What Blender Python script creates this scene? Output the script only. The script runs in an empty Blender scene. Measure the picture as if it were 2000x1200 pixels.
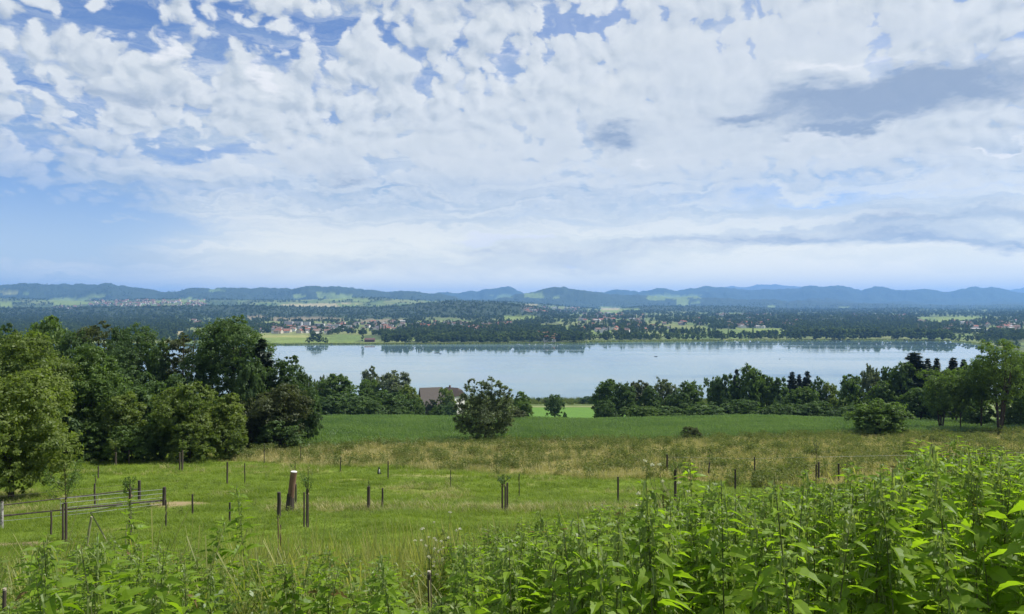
import bpy, math, random
import numpy as np
from mathutils import Vector, Matrix

DEBUG = False
R = math.radians
rng = np.random.default_rng(7)
random.seed(7)
scene = bpy.context.scene
C = scene.collection
H = 68.0            # camera height over the lake (lake surface is z = 0)
F = 1444.0          # focal length in photograph pixels

# ---------------------------------------------------------------- camera
cam_data = bpy.data.cameras.new("camera")
cam = bpy.data.objects.new("camera", cam_data)
C.objects.link(cam)
cam.location = (0, 0, H)
cam.rotation_euler = (R(90), 0, 0)
cam_data.sensor_width = 36.0
cam_data.lens = 36.0 * F / 2000.0
cam_data.clip_start = 0.1
cam_data.clip_end = 120000.0
scene.camera = cam

# ---------------------------------------------------------------- view / render
scene.view_settings.view_transform = 'Standard'
scene.view_settings.look = 'None'
scene.view_settings.gamma = 1.0
scene.view_settings.exposure = 0.36
scene.view_settings.use_curve_mapping = False
scene.cycles.max_bounces = 8
scene.cycles.diffuse_bounces = 3
scene.cycles.glossy_bounces = 3
scene.cycles.transmission_bounces = 4
scene.cycles.transparent_max_bounces = 8
scene.cycles.volume_bounces = 1
scene.cycles.use_denoising = True

# ---------------------------------------------------------------- sun
SUN_AZ = math.atan2(0.95, 0.28)      # from the right, somewhat ahead
SUN_EL = R(54)
sdir = Vector((math.sin(SUN_AZ) * math.cos(SUN_EL), math.cos(SUN_AZ) * math.cos(SUN_EL), math.sin(SUN_EL)))
sun_data = bpy.data.lights.new("sun", 'SUN')
sun_data.energy = 5.0
sun_data.angle = R(0.6)
sun_data.color = (1.0, 0.955, 0.88)
sun = bpy.data.objects.new("sun", sun_data)
sun.rotation_euler = sdir.to_track_quat('Z', 'Y').to_euler()
C.objects.link(sun)


# ---------------------------------------------------------------- node helper
class X:
    """a socket with arithmetic"""
    def __init__(s, nt, sock): s.nt, s.s = nt, sock
    def _m(s, op, *o, clamp=False):
        n = s.nt.nodes.new('ShaderNodeMath'); n.operation = op; n.use_clamp = clamp
        for i, v in enumerate((s,) + o):
            if isinstance(v, X): s.nt.links.new(v.s, n.inputs[i])
            else: n.inputs[i].default_value = float(v)
        return X(s.nt, n.outputs[0])
    def __add__(s, o): return s._m('ADD', o)
    __radd__ = __add__
    def __sub__(s, o): return s._m('SUBTRACT', o)
    def __rsub__(s, o): return s._m('MULTIPLY', -1.0)._m('ADD', o)
    def __mul__(s, o): return s._m('MULTIPLY', o)
    __rmul__ = __mul__
    def __truediv__(s, o): return s._m('DIVIDE', o)
    def clamp(s): return s._m('ADD', 0.0, clamp=True)
    def max(s, o): return s._m('MAXIMUM', o)
    def min(s, o): return s._m('MINIMUM', o)
    def pw(s, o): return s._m('POWER', o)
    def sm(s, lo, hi):
        n = s.nt.nodes.new('ShaderNodeMapRange'); n.interpolation_type = 'SMOOTHSTEP'
        s.nt.links.new(s.s, n.inputs[0])
        n.inputs[1].default_value = lo; n.inputs[2].default_value = hi
        return X(s.nt, n.outputs[0])


def tex_noise(nt, vec, scale=1.0, detail=4.0, rough=0.55, dist=0.0, lac=2.0, dims='3D'):
    n = nt.nodes.new('ShaderNodeTexNoise'); n.noise_dimensions = dims
    nt.links.new(vec, n.inputs['Vector'])
    n.inputs['Scale'].default_value = scale; n.inputs['Detail'].default_value = detail
    n.inputs['Roughness'].default_value = rough; n.inputs['Distortion'].default_value = dist
    n.inputs['Lacunarity'].default_value = lac
    return n


def vec3(nt, x, y, z):
    n = nt.nodes.new('ShaderNodeCombineXYZ')
    for i, v in enumerate((x, y, z)):
        if isinstance(v, X): nt.links.new(v.s, n.inputs[i])
        else: n.inputs[i].default_value = float(v)
    return n.outputs[0]


def mixc(nt, fac, a, b):
    n = nt.nodes.new('ShaderNodeMix'); n.data_type = 'RGBA'
    for k, v in ((0, fac), (6, a), (7, b)):
        if isinstance(v, X): nt.links.new(v.s, n.inputs[k])
        elif isinstance(v, (int, float)): n.inputs[k].default_value = v
        elif isinstance(v, (tuple, list)): n.inputs[k].default_value = (*v[:3], 1.0)
        else: nt.links.new(v, n.inputs[k])
    return n.outputs[2]


# ---------------------------------------------------------------- world: Nishita sky with broken cloud
def tex2(*a, **k):
    return tex_noise(*a, **k, dims='2D')


def build_world():
    w = bpy.data.worlds.new("World"); scene.world = w; w.use_nodes = True
    nt = w.node_tree; nt.nodes.clear()
    out = nt.nodes.new('ShaderNodeOutputWorld'); bg = nt.nodes.new('ShaderNodeBackground')
    sky = nt.nodes.new('ShaderNodeTexSky'); sky.sky_type = 'NISHITA'; sky.sun_disc = False
    sky.sun_elevation = SUN_EL; sky.sun_rotation = SUN_AZ
    sky.air_density = 1.1; sky.dust_density = 0.25; sky.ozone_density = 2.2; sky.altitude = 600
    tc = nt.nodes.new('ShaderNodeTexCoord'); sep = nt.nodes.new('ShaderNodeSeparateXYZ')
    nt.links.new(tc.outputs['Generated'], sep.inputs[0])
    x, y, z = (X(nt, sep.outputs[i]) for i in range(3))
    az = x._m('ARCTAN2', y)
    el = z._m('ARCSINE')
    zc = z.max(0.0)
    k = X(nt, nt.nodes.new('ShaderNodeValue').outputs[0]); k.s.default_value = 1.0
    k = k / (zc + 0.10)
    px_, py_ = x * k, y * k
    P = vec3(nt, px_, py_, 0.0)
    # slow warps of azimuth / elevation so hand placed cloud banks get ragged edges
    wn = tex2(nt, vec3(nt, az * 6.0, el * 16.0, 0.0), 1.0, 5.0, 0.62)
    ws = nt.nodes.new('ShaderNodeSeparateColor'); nt.links.new(wn.outputs['Color'], ws.inputs[0])
    wa = X(nt, ws.outputs[0]) - 0.5; we = X(nt, ws.outputs[1]) - 0.5
    azw = az + wa * 0.16
    elw = el + we * 0.085

    Q = vec3(nt, azw, elw, 0.0)

    def total(lst):
        """sum of soft elliptical banks given in photograph pixels, turned into sky directions"""
        t = None
        for bb in lst:
            ppx, ppy, rx, ry, amp = bb[:5]; slope = bb[5] if len(bb) > 5 else 0.0
            a0 = math.atan((ppx - 1000) / F); c = math.cos(a0)
            e0 = math.atan((600 - ppy) / F * c)
            m = nt.nodes.new('ShaderNodeMapping'); m.vector_type = 'TEXTURE'
            nt.links.new(Q, m.inputs[0])
            m.inputs['Location'].default_value = (a0, e0, 0)
            m.inputs['Rotation'].default_value = (0, 0, math.atan(slope))
            m.inputs['Scale'].default_value = (2.1 * rx / F * c * c, 2.1 * ry / F * c, 1)
            g = nt.nodes.new('ShaderNodeTexGradient'); g.gradient_type = 'QUADRATIC_SPHERE'
            nt.links.new(m.outputs[0], g.inputs[0])
            ma = nt.nodes.new('ShaderNodeMath'); ma.operation = 'MULTIPLY_ADD'
            nt.links.new(g.outputs['Fac'], ma.inputs[0]); ma.inputs[1].default_value = amp * 1.25
            if t is None: ma.inputs[2].default_value = 0.0
            else: nt.links.new(t.s, ma.inputs[2])
            t = X(nt, ma.outputs[0])
        return t

    # ---- cover of the puffy middle layer (positive: more cloud, negative: blue gaps)
    vv = (el.max(0.0) + 0.11)._m('LOGARITHM', math.e)
    vw = ((el + we * 0.03).max(0.0) + 0.11)._m('LOGARITHM', math.e)
    low = X(nt, tex2(nt, vec3(nt, az * 3.2, vv * 2.6, 0.3), 1.0, 3.0, 0.5).outputs[0]) - 0.5
    cover = total([
        (120, 440, 330, 62, -0.75), (-200, 440, 400, 90, -0.7), (390, 300, 110, 24, -0.55, -0.15),
        (130, 195, 50, 50, -0.50), (70, 255, 60, 20, -0.25), (215, 50, 190, 36, -0.50, -0.35), (430, 75, 150, 40, -0.42),
        (540, 95, 110, 35, -0.45), (380, 128, 60, 30, -0.35), (600, 215, 100, 12, -0.22), (410, 186, 40, 12, -0.35),
        (1190, 40, 120, 22, -0.42), (1090, 60, 90, 18, -0.25), (40, 20, 70, 16, -0.3), (30, 270, 50, 18, -0.35),
        (1600, 382, 260, 13, -0.55, 0.03), (450, 25, 120, 20, -0.2), (30, 160, 40, 30, 0.15),
        (660, 60, 60, 30, -0.25), (1020, 90, 60, 22, -0.2),
        (320, 170, 150, 70, 0.40), (490, 165, 60, 50, 0.38), (300, 110, 50, 40, 0.3), (150, 320, 180, 40, 0.28), (420, 340, 250, 30, 0.25),
        (900, 240, 420, 120, 0.22), (1500, 60, 500, 120, 0.30), (1650, 210, 420, 90, 0.40), (1200, 440, 700, 60, 0.20),
        (1800, 450, 300, 60, 0.3),
    ])
    cov = cover * 0.85 + low * 0.7
    # ---- two scales of puffs; a shifted copy gives the lit and the shaded side
    def puffs(off, z0, vor=True):
        v = vec3(nt, (az + wa * 0.05) * 12.5 + off[0] + vv * 0.4, vw * 5.6 + off[1], z0)
        a = X(nt, tex2(nt, v, 1.0, 6.0, 0.60).outputs[0])
        vo = nt.nodes.new('ShaderNodeTexVoronoi'); vo.feature = 'F1'; vo.voronoi_dimensions = '2D'
        nt.links.new(v, vo.inputs['Vector'])
        vo.inputs['Scale'].default_value = 2.6; 
        vo.inputs['Detail'].default_value = 1.0; vo.inputs['Roughness'].default_value = 0.55
        return a * 1.25 - X(nt, vo.outputs['Distance']) * 0.45
    n0 = puffs((0, 0), 1.7)
    n1 = puffs((0.10, 0.16), 1.7)
    D = (n0 + cov * 0.62 - 0.165)
    dens = D.sm(-0.03, 0.18) * el.sm(0.07, 0.25)
    thick = (D.sm(0.10, 0.55))
    smooth = total([(1500, 90, 560, 130, 1.0), (1050, 300, 560, 90, 0.9), (1500, 330, 560, 70, 0.8), (500, 330, 300, 50, 0.55)]).clamp()
    dens = (dens + smooth * 0.6 * el.sm(0.12, 0.26)).clamp()
    lit = (((n0 - n1) * LITK) * (1.0 - smooth * 0.80) + 0.52 + smooth * 0.16).clamp()
    # ---- thin streaky veil, stronger low down
    ve = X(nt, tex2(nt, vec3(nt, azw * 3.2 + 14.0, elw * 30.0, 0.0), 1.0, 5.0, 0.62).outputs[0])
    vlow = (el * -1.0).sm(-0.30, -0.02)
    veil_gap = total([(80, 430, 360, 80, -0.85), (-250, 430, 420, 120, -0.9), (1600, 382, 230, 10, -0.5, 0.03), (390, 300, 90, 18, -0.3),
                      (1500, 300, 700, 140, 0.3), (800, 330, 400, 120, 0.25), (190, 432, 80, 9, 0.55, -0.02), (420, 400, 150, 10, 0.3), (450, 505, 160, 14, 0.35),
                      (150, 520, 120, 12, 0.15)])
    veil = (ve * 1.1 - 0.40 + vlow * 0.42 + veil_gap * 0.9).sm(-0.05, 0.55) * 0.88
    # ---- soft dark banks
    dn = X(nt, tex2(nt, vec3(nt, azw * 7.0 + 31.0, elw * 26.0, 0.0), 1.0, 6.0, 0.6).outputs[0])
    dark = total([(1640, 185, 150, 34, 1.0, 0.02), (1900, 150, 190, 30, 0.9, 0.03), (1800, 205, 190, 28, 0.75, 0.02), (1420, 235, 120, 18, 0.75, 0.05),
                  (1650, 250, 130, 14, 0.75), (1200, 268, 62, 20, 1.0), (1850, 425, 330, 36, 0.55, 0.04), (1600, 480, 500, 18, 0.40), (1990, 470, 200, 20, 0.35),
                  (240, 175, 130, 32, 0.40), (650, 348, 60, 14, 0.55), (980, 10, 190, 20, 0.55), (1080, 505, 300, 30, 0.30), (1350, 470, 200, 20, 0.3), (980, 350, 60, 12, 0.25),
                  (480, 185, 50, 18, 0.30), (930, 490, 80, 9, 0.3), (700, 530, 300, 20, 0.25)])
    darkm = (dark * 1.15 + (dn - 0.5) * 2.2 * dark.min(1.0)).sm(0.05, 1.15)
    # ---- crisp sunlit heads
    hn = X(nt, tex2(nt, vec3(nt, az * 34.0 + 7.0, el * 60.0, 0.0), 1.0, 5.0, 0.6, 0.4).outputs[0])
    heads = total([(950, 470, 75, 11, 1.0), (1020, 467, 20, 5, 0.6), (1110, 508, 50, 10, 0.5), (330, 100, 34, 22, 0.7), (510, 150, 34, 26, 0.7), (1590, 270, 300, 18, 0.35), (1250, 320, 60, 14, 0.45),
                   (1000, 100, 60, 20, 0.4), (1700, 300, 160, 14, 0.35), (1650, 120, 300, 22, 0.5), (1930, 290, 90, 6, 0.7)])
    headm = (heads + (hn - 0.5) * 1.1 * heads.min(1.0)).sm(0.22, 0.75)

    S = 1.0
    col_sky = nt.nodes.new('ShaderNodeMix'); col_sky.data_type = 'RGBA'; col_sky.blend_type = 'MULTIPLY'
    col_sky.inputs[0].default_value = 1.0
    nt.links.new(sky.outputs[0], col_sky.inputs[6]); q = SKYMUL / 0.10
    col_sky.inputs[7].default_value = (SKYMUL * 0.80 / 0.10, SKYMUL * 0.92 / 0.10, SKYMUL * 1.22 / 0.10, 1)
    G = 10.0     # background strength is 0.1, cloud radiance is given in picture units
    def cc(r, g, b): return (r * G * CLOUD, g * G * CLOUD, b * G * CLOUD)
    c0 = col_sky.outputs[2]
    st = X(nt, tex2(nt, vec3(nt, azw * 2.4 + 3.0, elw * 44.0, 0.0), 1.0, 5.0, 0.62).outputs[0]).sm(0.34, 0.64)
    c1 = mixc(nt, veil * (0.80 + st * 0.2), c0, mixc(nt, st, cc(0.44, 0.55, 0.66), cc(0.78, 0.82, 0.83)))
    lowmix = (1.0 - el.sm(-0.02, 0.17)) * (1.0 - (az * -1.0).sm(0.28, 0.52) * 0.7)
    c1 = mixc(nt, lowmix * 0.9, c1, cc(1.70, 1.50, 0.96))
    puffcol = mixc(nt, lit, cc(0.51, 0.57, 0.63), cc(0.82, 0.845, 0.85))
    puffcol = mixc(nt, thick * 0.40, puffcol, cc(0.63, 0.685, 0.72))
    c2 = mixc(nt, dens * 0.93, c1, puffcol)
    c3 = mixc(nt, darkm * 0.92, c2, cc(0.29, 0.37, 0.51))
    c4 = mixc(nt, headm * 0.8, c3, cc(0.92, 0.92, 0.93))
    # below the horizon: the plain colour of the land haze
    c5 = mixc(nt, (z * -1.0).sm(0.0, 0.03), c4, cc(0.16, 0.20, 0.22))
    nt.links.new(c5, bg.inputs[0]); bg.inputs[1].default_value = 0.10
    nt.links.new(bg.outputs[0], out.inputs[0])
SKYMUL = 0.080
LITK = 2.6
CLOUD = 0.81
build_world()

# ================================================================ helpers
def hash2(ix, iy, s):
    h = (ix.astype(np.int64) * 374761393 + iy.astype(np.int64) * 668265263 + s * 1442695041) & 0xffffffff
    h = ((h ^ (h >> 13)) * 1274126177) & 0xffffffff
    return ((h ^ (h >> 16)) & 0xffff) / 65535.0


def vnoise(x, y, s=0):
    ix, iy = np.floor(x), np.floor(y)
    fx, fy = x - ix, y - iy
    fx, fy = fx * fx * (3 - 2 * fx), fy * fy * (3 - 2 * fy)
    a, b = hash2(ix, iy, s), hash2(ix + 1, iy, s)
    c, d = hash2(ix, iy + 1, s), hash2(ix + 1, iy + 1, s)
    return (a * (1 - fx) + b * fx) * (1 - fy) + (c * (1 - fx) + d * fx) * fy


def fbm(x, y, s=0, o=4):
    x = np.asarray(x, float); y = np.asarray(y, float)
    t, amp, n = 0, 0.5, 0
    for i in range(o):
        t = t + amp * vnoise(x * 2 ** i + 17.3 * i, y * 2 ** i - 9.1 * i, s + i); n += amp; amp *= 0.55
    return t / n


def sstep(a, b, v):
    t = np.clip((v - a) / (b - a), 0, 1)
    return t * t * (3 - 2 * t)


def curve(xs, ys):
    """smooth monotone interpolation through control points"""
    xs, ys = np.array(xs, float), np.array(ys, float)
    d = np.diff(ys) / np.diff(xs)
    m = np.concatenate([[d[0]], np.where(d[:-1] * d[1:] > 0, 2 * d[:-1] * d[1:] / (d[:-1] + d[1:] + 1e-12), 0), [d[-1]]])
    def f(x):
        x = np.asarray(x, float)
        i = np.clip(np.searchsorted(xs, x) - 1, 0, len(xs) - 2)
        h = xs[i + 1] - xs[i]; t = (x - xs[i]) / h
        tc = np.clip(t, 0, 1)
        v = (ys[i] * (2 * tc**3 - 3 * tc**2 + 1) + ys[i + 1] * (-2 * tc**3 + 3 * tc**2)
             + m[i] * h * (tc**3 - 2 * tc**2 + tc) + m[i + 1] * h * (tc**3 - tc**2))
        return v + np.where(t > 1, (t - 1) * h * m[i + 1], 0) + np.where(t < 0, t * h * m[i], 0)
    return f


def make_mesh(name, V, Fc, mats=(), col=None, smooth=False, midx=None):
    """V (n,3); Fc: an (m,3) or (m,4) array or a list of such arrays"""
    me = bpy.data.meshes.new(name)
    if not isinstance(Fc, list): Fc = [Fc]
    Fc = [np.asarray(f, dtype=np.int32) for f in Fc if len(f)]
    nl = sum(f.size for f in Fc); nf = sum(len(f) for f in Fc)
    me.vertices.add(len(V)); me.vertices.foreach_set('co', np.asarray(V, dtype=np.float32).ravel())
    me.loops.add(nl); me.polygons.add(nf)
    me.loops.foreach_set('vertex_index', np.concatenate([f.ravel() for f in Fc]))
    tot = np.concatenate([np.full(len(f), f.shape[1], np.int32) for f in Fc])
    me.polygons.foreach_set('loop_start', np.concatenate([[0], np.cumsum(tot)[:-1]]).astype(np.int32))
    if smooth: me.polygons.foreach_set('use_smooth', np.ones(nf, bool))
    for m in mats: me.materials.append(m)
    if midx is not None: me.polygons.foreach_set('material_index', np.asarray(midx, np.int32))
    me.update(calc_edges=True)
    if not smooth: me.shade_flat()
    if col is not None:
        a = me.color_attributes.new('Col', 'FLOAT_COLOR', 'POINT')
        c = np.ones((len(V), 4), np.float32); c[:, :3] = col
        a.data.foreach_set('color', c.ravel())
    return me


def grid_faces(nr, nc):
    i = np.arange(nr - 1)[:, None] * nc + np.arange(nc - 1)[None, :]
    i = i.ravel()
    return np.stack([i, i + 1, i + nc + 1, i + nc], 1)


class MB:
    """collects simple shapes into one mesh"""
    def __init__(s): s.V, s.T, s.Q, s.n = [], [], [], 0
    def add(s, V, F_):
        V = np.asarray(V, float); F_ = np.asarray(F_, int)
        (s.T if F_.shape[1] == 3 else s.Q).append(F_ + s.n)
        s.V.append(V); s.n += len(V); return s
    def box(s, c, size, rz=0.0, tilt=None):
        h = np.array(size) / 2.0
        v = np.array([[x, y, z] for z in (-1, 1) for y in (-1, 1) for x in (-1, 1)]) * h
        if tilt is not None: v = v @ np.array(tilt.to_3x3()).T
        cz, sz = math.cos(rz), math.sin(rz)
        v = v @ np.array([[cz, sz, 0], [-sz, cz, 0], [0, 0, 1]]) + np.array(c)
        return s.add(v, [[0, 2, 3, 1], [4, 5, 7, 6], [0, 1, 5, 4], [2, 6, 7, 3], [0, 4, 6, 2], [1, 3, 7, 5]])
    def tube(s, pts, rad, n=6, cap=True):
        pts = [Vector(p) for p in pts]
        rad = list(rad) if hasattr(rad, '__len__') else [rad] * len(pts)
        V = []
        for i, p in enumerate(pts):
            d = (pts[min(i + 1, len(pts) - 1)] - pts[max(i - 1, 0)]).normalized()
            a = d.cross(Vector((0.31, 0.95, 0.07)) if abs(d.y) < 0.9 else Vector((1, 0, 0))).normalized(); b = d.cross(a)
            for k in range(n):
                t = 2 * math.pi * k / n
                V.append(p + (a * math.cos(t) + b * math.sin(t)) * rad[i])
        F_ = []
        for i in range(len(pts) - 1):
            for k in range(n):
                F_.append([i * n + k, i * n + (k + 1) % n, (i + 1) * n + (k + 1) % n, (i + 1) * n + k])
        base = s.n
        s.add([list(v) for v in V], F_)
        if cap:
            m = len(pts) - 1
            s.add([list(pts[m])] + [list(v) for v in V[m * n:]], [[0, 1 + k, 1 + (k + 1) % n] for k in range(n)])
            s.add([list(pts[0])] + [list(v) for v in V[:n]], [[0, 1 + (k + 1) % n, 1 + k] for k in range(n)])
        return s
    def mesh(s, name, mat, smooth=False):
        fl = []
        if s.T: fl.append(np.concatenate(s.T))
        if s.Q: fl.append(np.concatenate(s.Q))
        return make_mesh(name, np.concatenate(s.V), fl, [mat] if not isinstance(mat, (list, tuple)) else mat, smooth=smooth)
    def build(s, name, mat, parent=None, smooth=False):
        return link(name, s.mesh(name, mat, smooth), parent)


def link(name, me, parent=None):
    o = bpy.data.objects.new(name, me); C.objects.link(o)
    if parent is not None: o.parent = parent
    return o


def tag(o, label=None, cat=None, group=None, kind=None):
    if label: o['label'] = label
    if cat: o['category'] = cat
    if group: o['group'] = group
    if kind: o['kind'] = kind
    return o


def empty(name, loc, label, cat, group=None, rz=0.0):
    o = bpy.data.objects.new(name, None); C.objects.link(o)
    o.empty_display_size = 0.2
    o.location = loc; o.rotation_euler = (0, 0, rz)
    return tag(o, label, cat, group)


def copy_tree(o, parent=None):
    c = o.copy(); C.objects.link(c)
    if parent is not None:
        c.parent = parent
    for ch in kids.get(o.name, ()): copy_tree_child(ch, c)
    return c


kids = {}


def copy_tree_child(o, parent):
    c = o.copy(); C.objects.link(c); c.parent = parent
    for ch in kids.get(o.name, ()): copy_tree_child(ch, c)
    return c


def register(o):
    """remember the children of a prototype so that copying it is quick"""
    for k in bpy.data.objects:
        if k.parent is not None and (k.parent == o or (k.parent.parent == o)):
            kids.setdefault(k.parent.name, [])
            if k not in kids[k.parent.name]: kids[k.parent.name].append(k)


def scatter(name, pts, rot, scl, idx, protos, mat=None):
    """ONE object: real geometry instanced over points (only for what nobody could count)"""
    pts = np.asarray(pts, np.float32)
    me = bpy.data.meshes.new(name); me.vertices.add(len(pts)); me.vertices.foreach_set('co', pts.ravel())
    r = me.attributes.new('rot', 'FLOAT_VECTOR', 'POINT'); r.data.foreach_set('vector', np.asarray(rot, np.float32).ravel())
    s = me.attributes.new('scl', 'FLOAT_VECTOR', 'POINT'); s.data.foreach_set('vector', np.asarray(scl, np.float32).ravel())
    q = me.attributes.new('pick', 'INT', 'POINT'); q.data.foreach_set('value', np.asarray(idx, np.int32))
    o = link(name, me)
    ng = bpy.data.node_groups.new(name, 'GeometryNodeTree')
    ng.interface.new_socket('Geometry', in_out='INPUT', socket_type='NodeSocketGeometry')
    ng.interface.new_socket('Geometry', in_out='OUTPUT', socket_type='NodeSocketGeometry')
    gi = ng.nodes.new('NodeGroupInput'); go = ng.nodes.new('NodeGroupOutput')
    ip = ng.nodes.new('GeometryNodeInstanceOnPoints'); m2p = ng.nodes.new('GeometryNodeMeshToPoints')
    ng.links.new(gi.outputs[0], m2p.inputs[0]); ng.links.new(m2p.outputs[0], ip.inputs['Points'])
    jn = ng.nodes.new('GeometryNodeJoinGeometry')
    for pr in reversed(protos):
        oi = ng.nodes.new('GeometryNodeObjectInfo'); oi.inputs['Object'].default_value = pr
        oi.inputs['As Instance'].default_value = False
        gti = ng.nodes.new('GeometryNodeGeometryToInstance')
        ng.links.new(oi.outputs['Geometry'], gti.inputs[0]); ng.links.new(gti.outputs[0], jn.inputs[0])
    ng.links.new(jn.outputs[0], ip.inputs['Instance'])
    ip.inputs['Pick Instance'].default_value = True
    for an, ty, sk in (('pick', 'INT', 'Instance Index'), ('rot', 'FLOAT_VECTOR', 'Rotation'), ('scl', 'FLOAT_VECTOR', 'Scale')):
        na = ng.nodes.new('GeometryNodeInputNamedAttribute'); na.data_type = ty
        na.inputs['Name'].default_value = an
        out = [k for k in na.outputs if k.enabled and k.name == 'Attribute'][0]
        if sk == 'Rotation':
            e = ng.nodes.new('FunctionNodeEulerToRotation'); ng.links.new(out, e.inputs[0]); out = e.outputs[0]
        ng.links.new(out, ip.inputs[sk])
    ng.links.new(ip.outputs[0], go.inputs[0])
    md = o.modifiers.new('scatter', 'NODES'); md.node_group = ng
    return o


def hidden_source(name, me):
    """mesh kept outside the scene, used only as the source of a scatter"""
    return bpy.data.objects.new(name, me)


# ================================================================ materials
def new_mat(name):
    m = bpy.data.materials.new(name); m.use_nodes = True
    nt = m.node_tree
    return m, nt, nt.nodes['Principled BSDF'], nt.nodes['Material Output']


def pos(nt):
    return nt.nodes.new('ShaderNodeNewGeometry').outputs['Position']


def leaf_mat(name, a, b, trans=0.45, gloss=0.08, scale=0.5, rough=0.5, tcol=1.5, island=0.5, dead=0.0):
    """foliage: diffuse + translucent + a little sheen; the colour wanders between a and b"""
    m, nt, p, out = new_mat(name); nt.nodes.remove(p)
    n = X(nt, tex_noise(nt, pos(nt), scale, 3.0, 0.6).outputs[0])
    g = nt.nodes.new('ShaderNodeNewGeometry')
    r = X(nt, g.outputs['Random Per Island'])
    oi = X(nt, nt.nodes.new('ShaderNodeObjectInfo').outputs['Random'])
    f = ((n - 0.5) * 1.7 + 0.5 + (r - 0.5) * island + (oi - 0.5) * 0.35).clamp()
    c = mixc(nt, f, a, b)
    if dead:
        c = mixc(nt, ((r + oi * 0.37)._m('FRACT') - (1 - dead)).sm(0.0, 0.01), c, (0.16, 0.11, 0.04))
        pt = X(nt, tex_noise(nt, pos(nt), 70.0, 2.0, 0.6).outputs[0]).sm(0.66, 0.72)
        c = mixc(nt, pt * 0.6, c, (0.20, 0.17, 0.05))
    d = nt.nodes.new('ShaderNodeBsdfDiffuse'); t = nt.nodes.new('ShaderNodeBsdfTranslucent')
    nt.links.new(c, d.inputs[0])
    tc = nt.nodes.new('ShaderNodeMix'); tc.data_type = 'RGBA'; tc.blend_type = 'MULTIPLY'; tc.inputs[0].default_value = 1
    nt.links.new(c, tc.inputs[6]); tc.inputs[7].default_value = (1.25 * tcol, 1.35 * tcol, 0.55 * tcol, 1)
    nt.links.new(tc.outputs[2], t.inputs[0])
    mx = nt.nodes.new('ShaderNodeMixShader'); mx.inputs[0].default_value = trans
    nt.links.new(d.outputs[0], mx.inputs[1]); nt.links.new(t.outputs[0], mx.inputs[2])
    gl = nt.nodes.new('ShaderNodeBsdfGlossy'); gl.inputs['Roughness'].default_value = rough
    gl.inputs[0].default_value = (0.9, 0.95, 1, 1)
    m2 = nt.nodes.new('ShaderNodeMixShader'); m2.inputs[0].default_value = gloss
    nt.links.new(mx.outputs[0], m2.inputs[1]); nt.links.new(gl.outputs[0], m2.inputs[2])
    nt.links.new(m2.outputs[0], out.inputs[0])
    return m


def solid_mat(name, a, b, scale=8.0, rough=0.85, bump=0.0, stretch=(1, 1, 1), detail=5.0, spec=0.3, obj=True):
    m, nt, p, out = new_mat(name)
    tc = nt.nodes.new('ShaderNodeTexCoord'); mp = nt.nodes.new('ShaderNodeMapping')
    nt.links.new(tc.outputs['Object' if obj else 'Generated'], mp.inputs[0]); mp.inputs['Scale'].default_value = stretch
    n = tex_noise(nt, mp.outputs[0], scale, detail, 0.65)
    f = X(nt, n.outputs[0]).sm(0.3, 0.7)
    nt.links.new(mixc(nt, f, a, b), p.inputs['Base Color'])
    p.inputs['Roughness'].default_value = rough
    p.inputs['Specular IOR Level'].default_value = spec
    if bump:
        bn = nt.nodes.new('ShaderNodeBump'); bn.inputs['Strength'].default_value = bump; bn.inputs['Distance'].default_value = 0.02
        nt.links.new(n.outputs[0], bn.inputs['Height']); nt.links.new(bn.outputs[0], p.inputs['Normal'])
    return m


def ground_mat(name, s1, s2, amp=0.5, bump=0.4, bdist=0.1):
    """land: the zone colour stored on the mesh, broken up by two scales of noise"""
    m, nt, p, out = new_mat(name)
    at_ = nt.nodes.new('ShaderNodeAttribute'); at_.attribute_name = 'Col'
    P = pos(nt)
    n1 = X(nt, tex_noise(nt, P, s1, 5.0, 0.65).outputs[0]); n2n = tex_noise(nt, P, s2, 4.0, 0.7); n2 = X(nt, n2n.outputs[0])
    v = ((n1 - 0.5) * 1.4 * amp + (n2 - 0.5) * 1.6 * amp + 1.0).max(0.2)
    mu = nt.nodes.new('ShaderNodeVectorMath'); mu.operation = 'SCALE'
    nt.links.new(at_.outputs['Color'], mu.inputs[0]); nt.links.new(v.s, mu.inputs['Scale'])
    nt.links.new(mu.outputs[0], p.inputs['Base Color'])
    p.inputs['Roughness'].default_value = 0.95; p.inputs['Specular IOR Level'].default_value = 0.1
    b = nt.nodes.new('ShaderNodeBump'); b.inputs['Strength'].default_value = bump; b.inputs['Distance'].default_value = bdist
    nt.links.new(n2n.outputs[0], b.inputs['Height']); nt.links.new(b.outputs[0], p.inputs['Normal'])
    return m


# ================================================================ near ground: the slope down to the lake
GP = curve([-60, -20, 0, 3, 5, 8, 12, 20, 30, 38.5, 41, 60, 80, 100, 115, 140, 165, 188, 215, 250, 300, 350, 400, 450, 500, 535, 560, 600],
           [5, 1.2, -1.65, -2.02, -2.55, -3.75, -5.15, -7.5, -9.5, -10.95, -11.45, -14.3, -17.0, -19.3, -21.1, -23.6, -26.3, -29.3, -34.6, -41.5, -48.4,
            -54.2, -58.8, -62.2, -65.4, -67.3, -69.2, -72])


def gz(x, y):
    """height of the near slope above the lake"""
    x = np.asarray(x, float); y = np.asarray(y, float)
    z = GP(y) + H
    near = np.exp(-(np.maximum(y, 0) / 11.0) ** 2)
    z = z + 0.16 * np.clip(x, 0, 8) * near * sstep(1.0, 4.0, y)
    z = z + (fbm(x / 9, y / 9, 3) - 0.5) * 0.5 * sstep(4, 25, y) * (1 - sstep(480, 540, y) * 0.8)
    z = z + (fbm(x / 60, y / 60, 5, 2) - 0.5) * 2.2 * sstep(40, 200, y) * (1 - sstep(300, 500, y))
    z = z + 0.7 * np.exp(-((x + 38) / 26) ** 2 - ((y - 178) / 30) ** 2)
    return z


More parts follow.
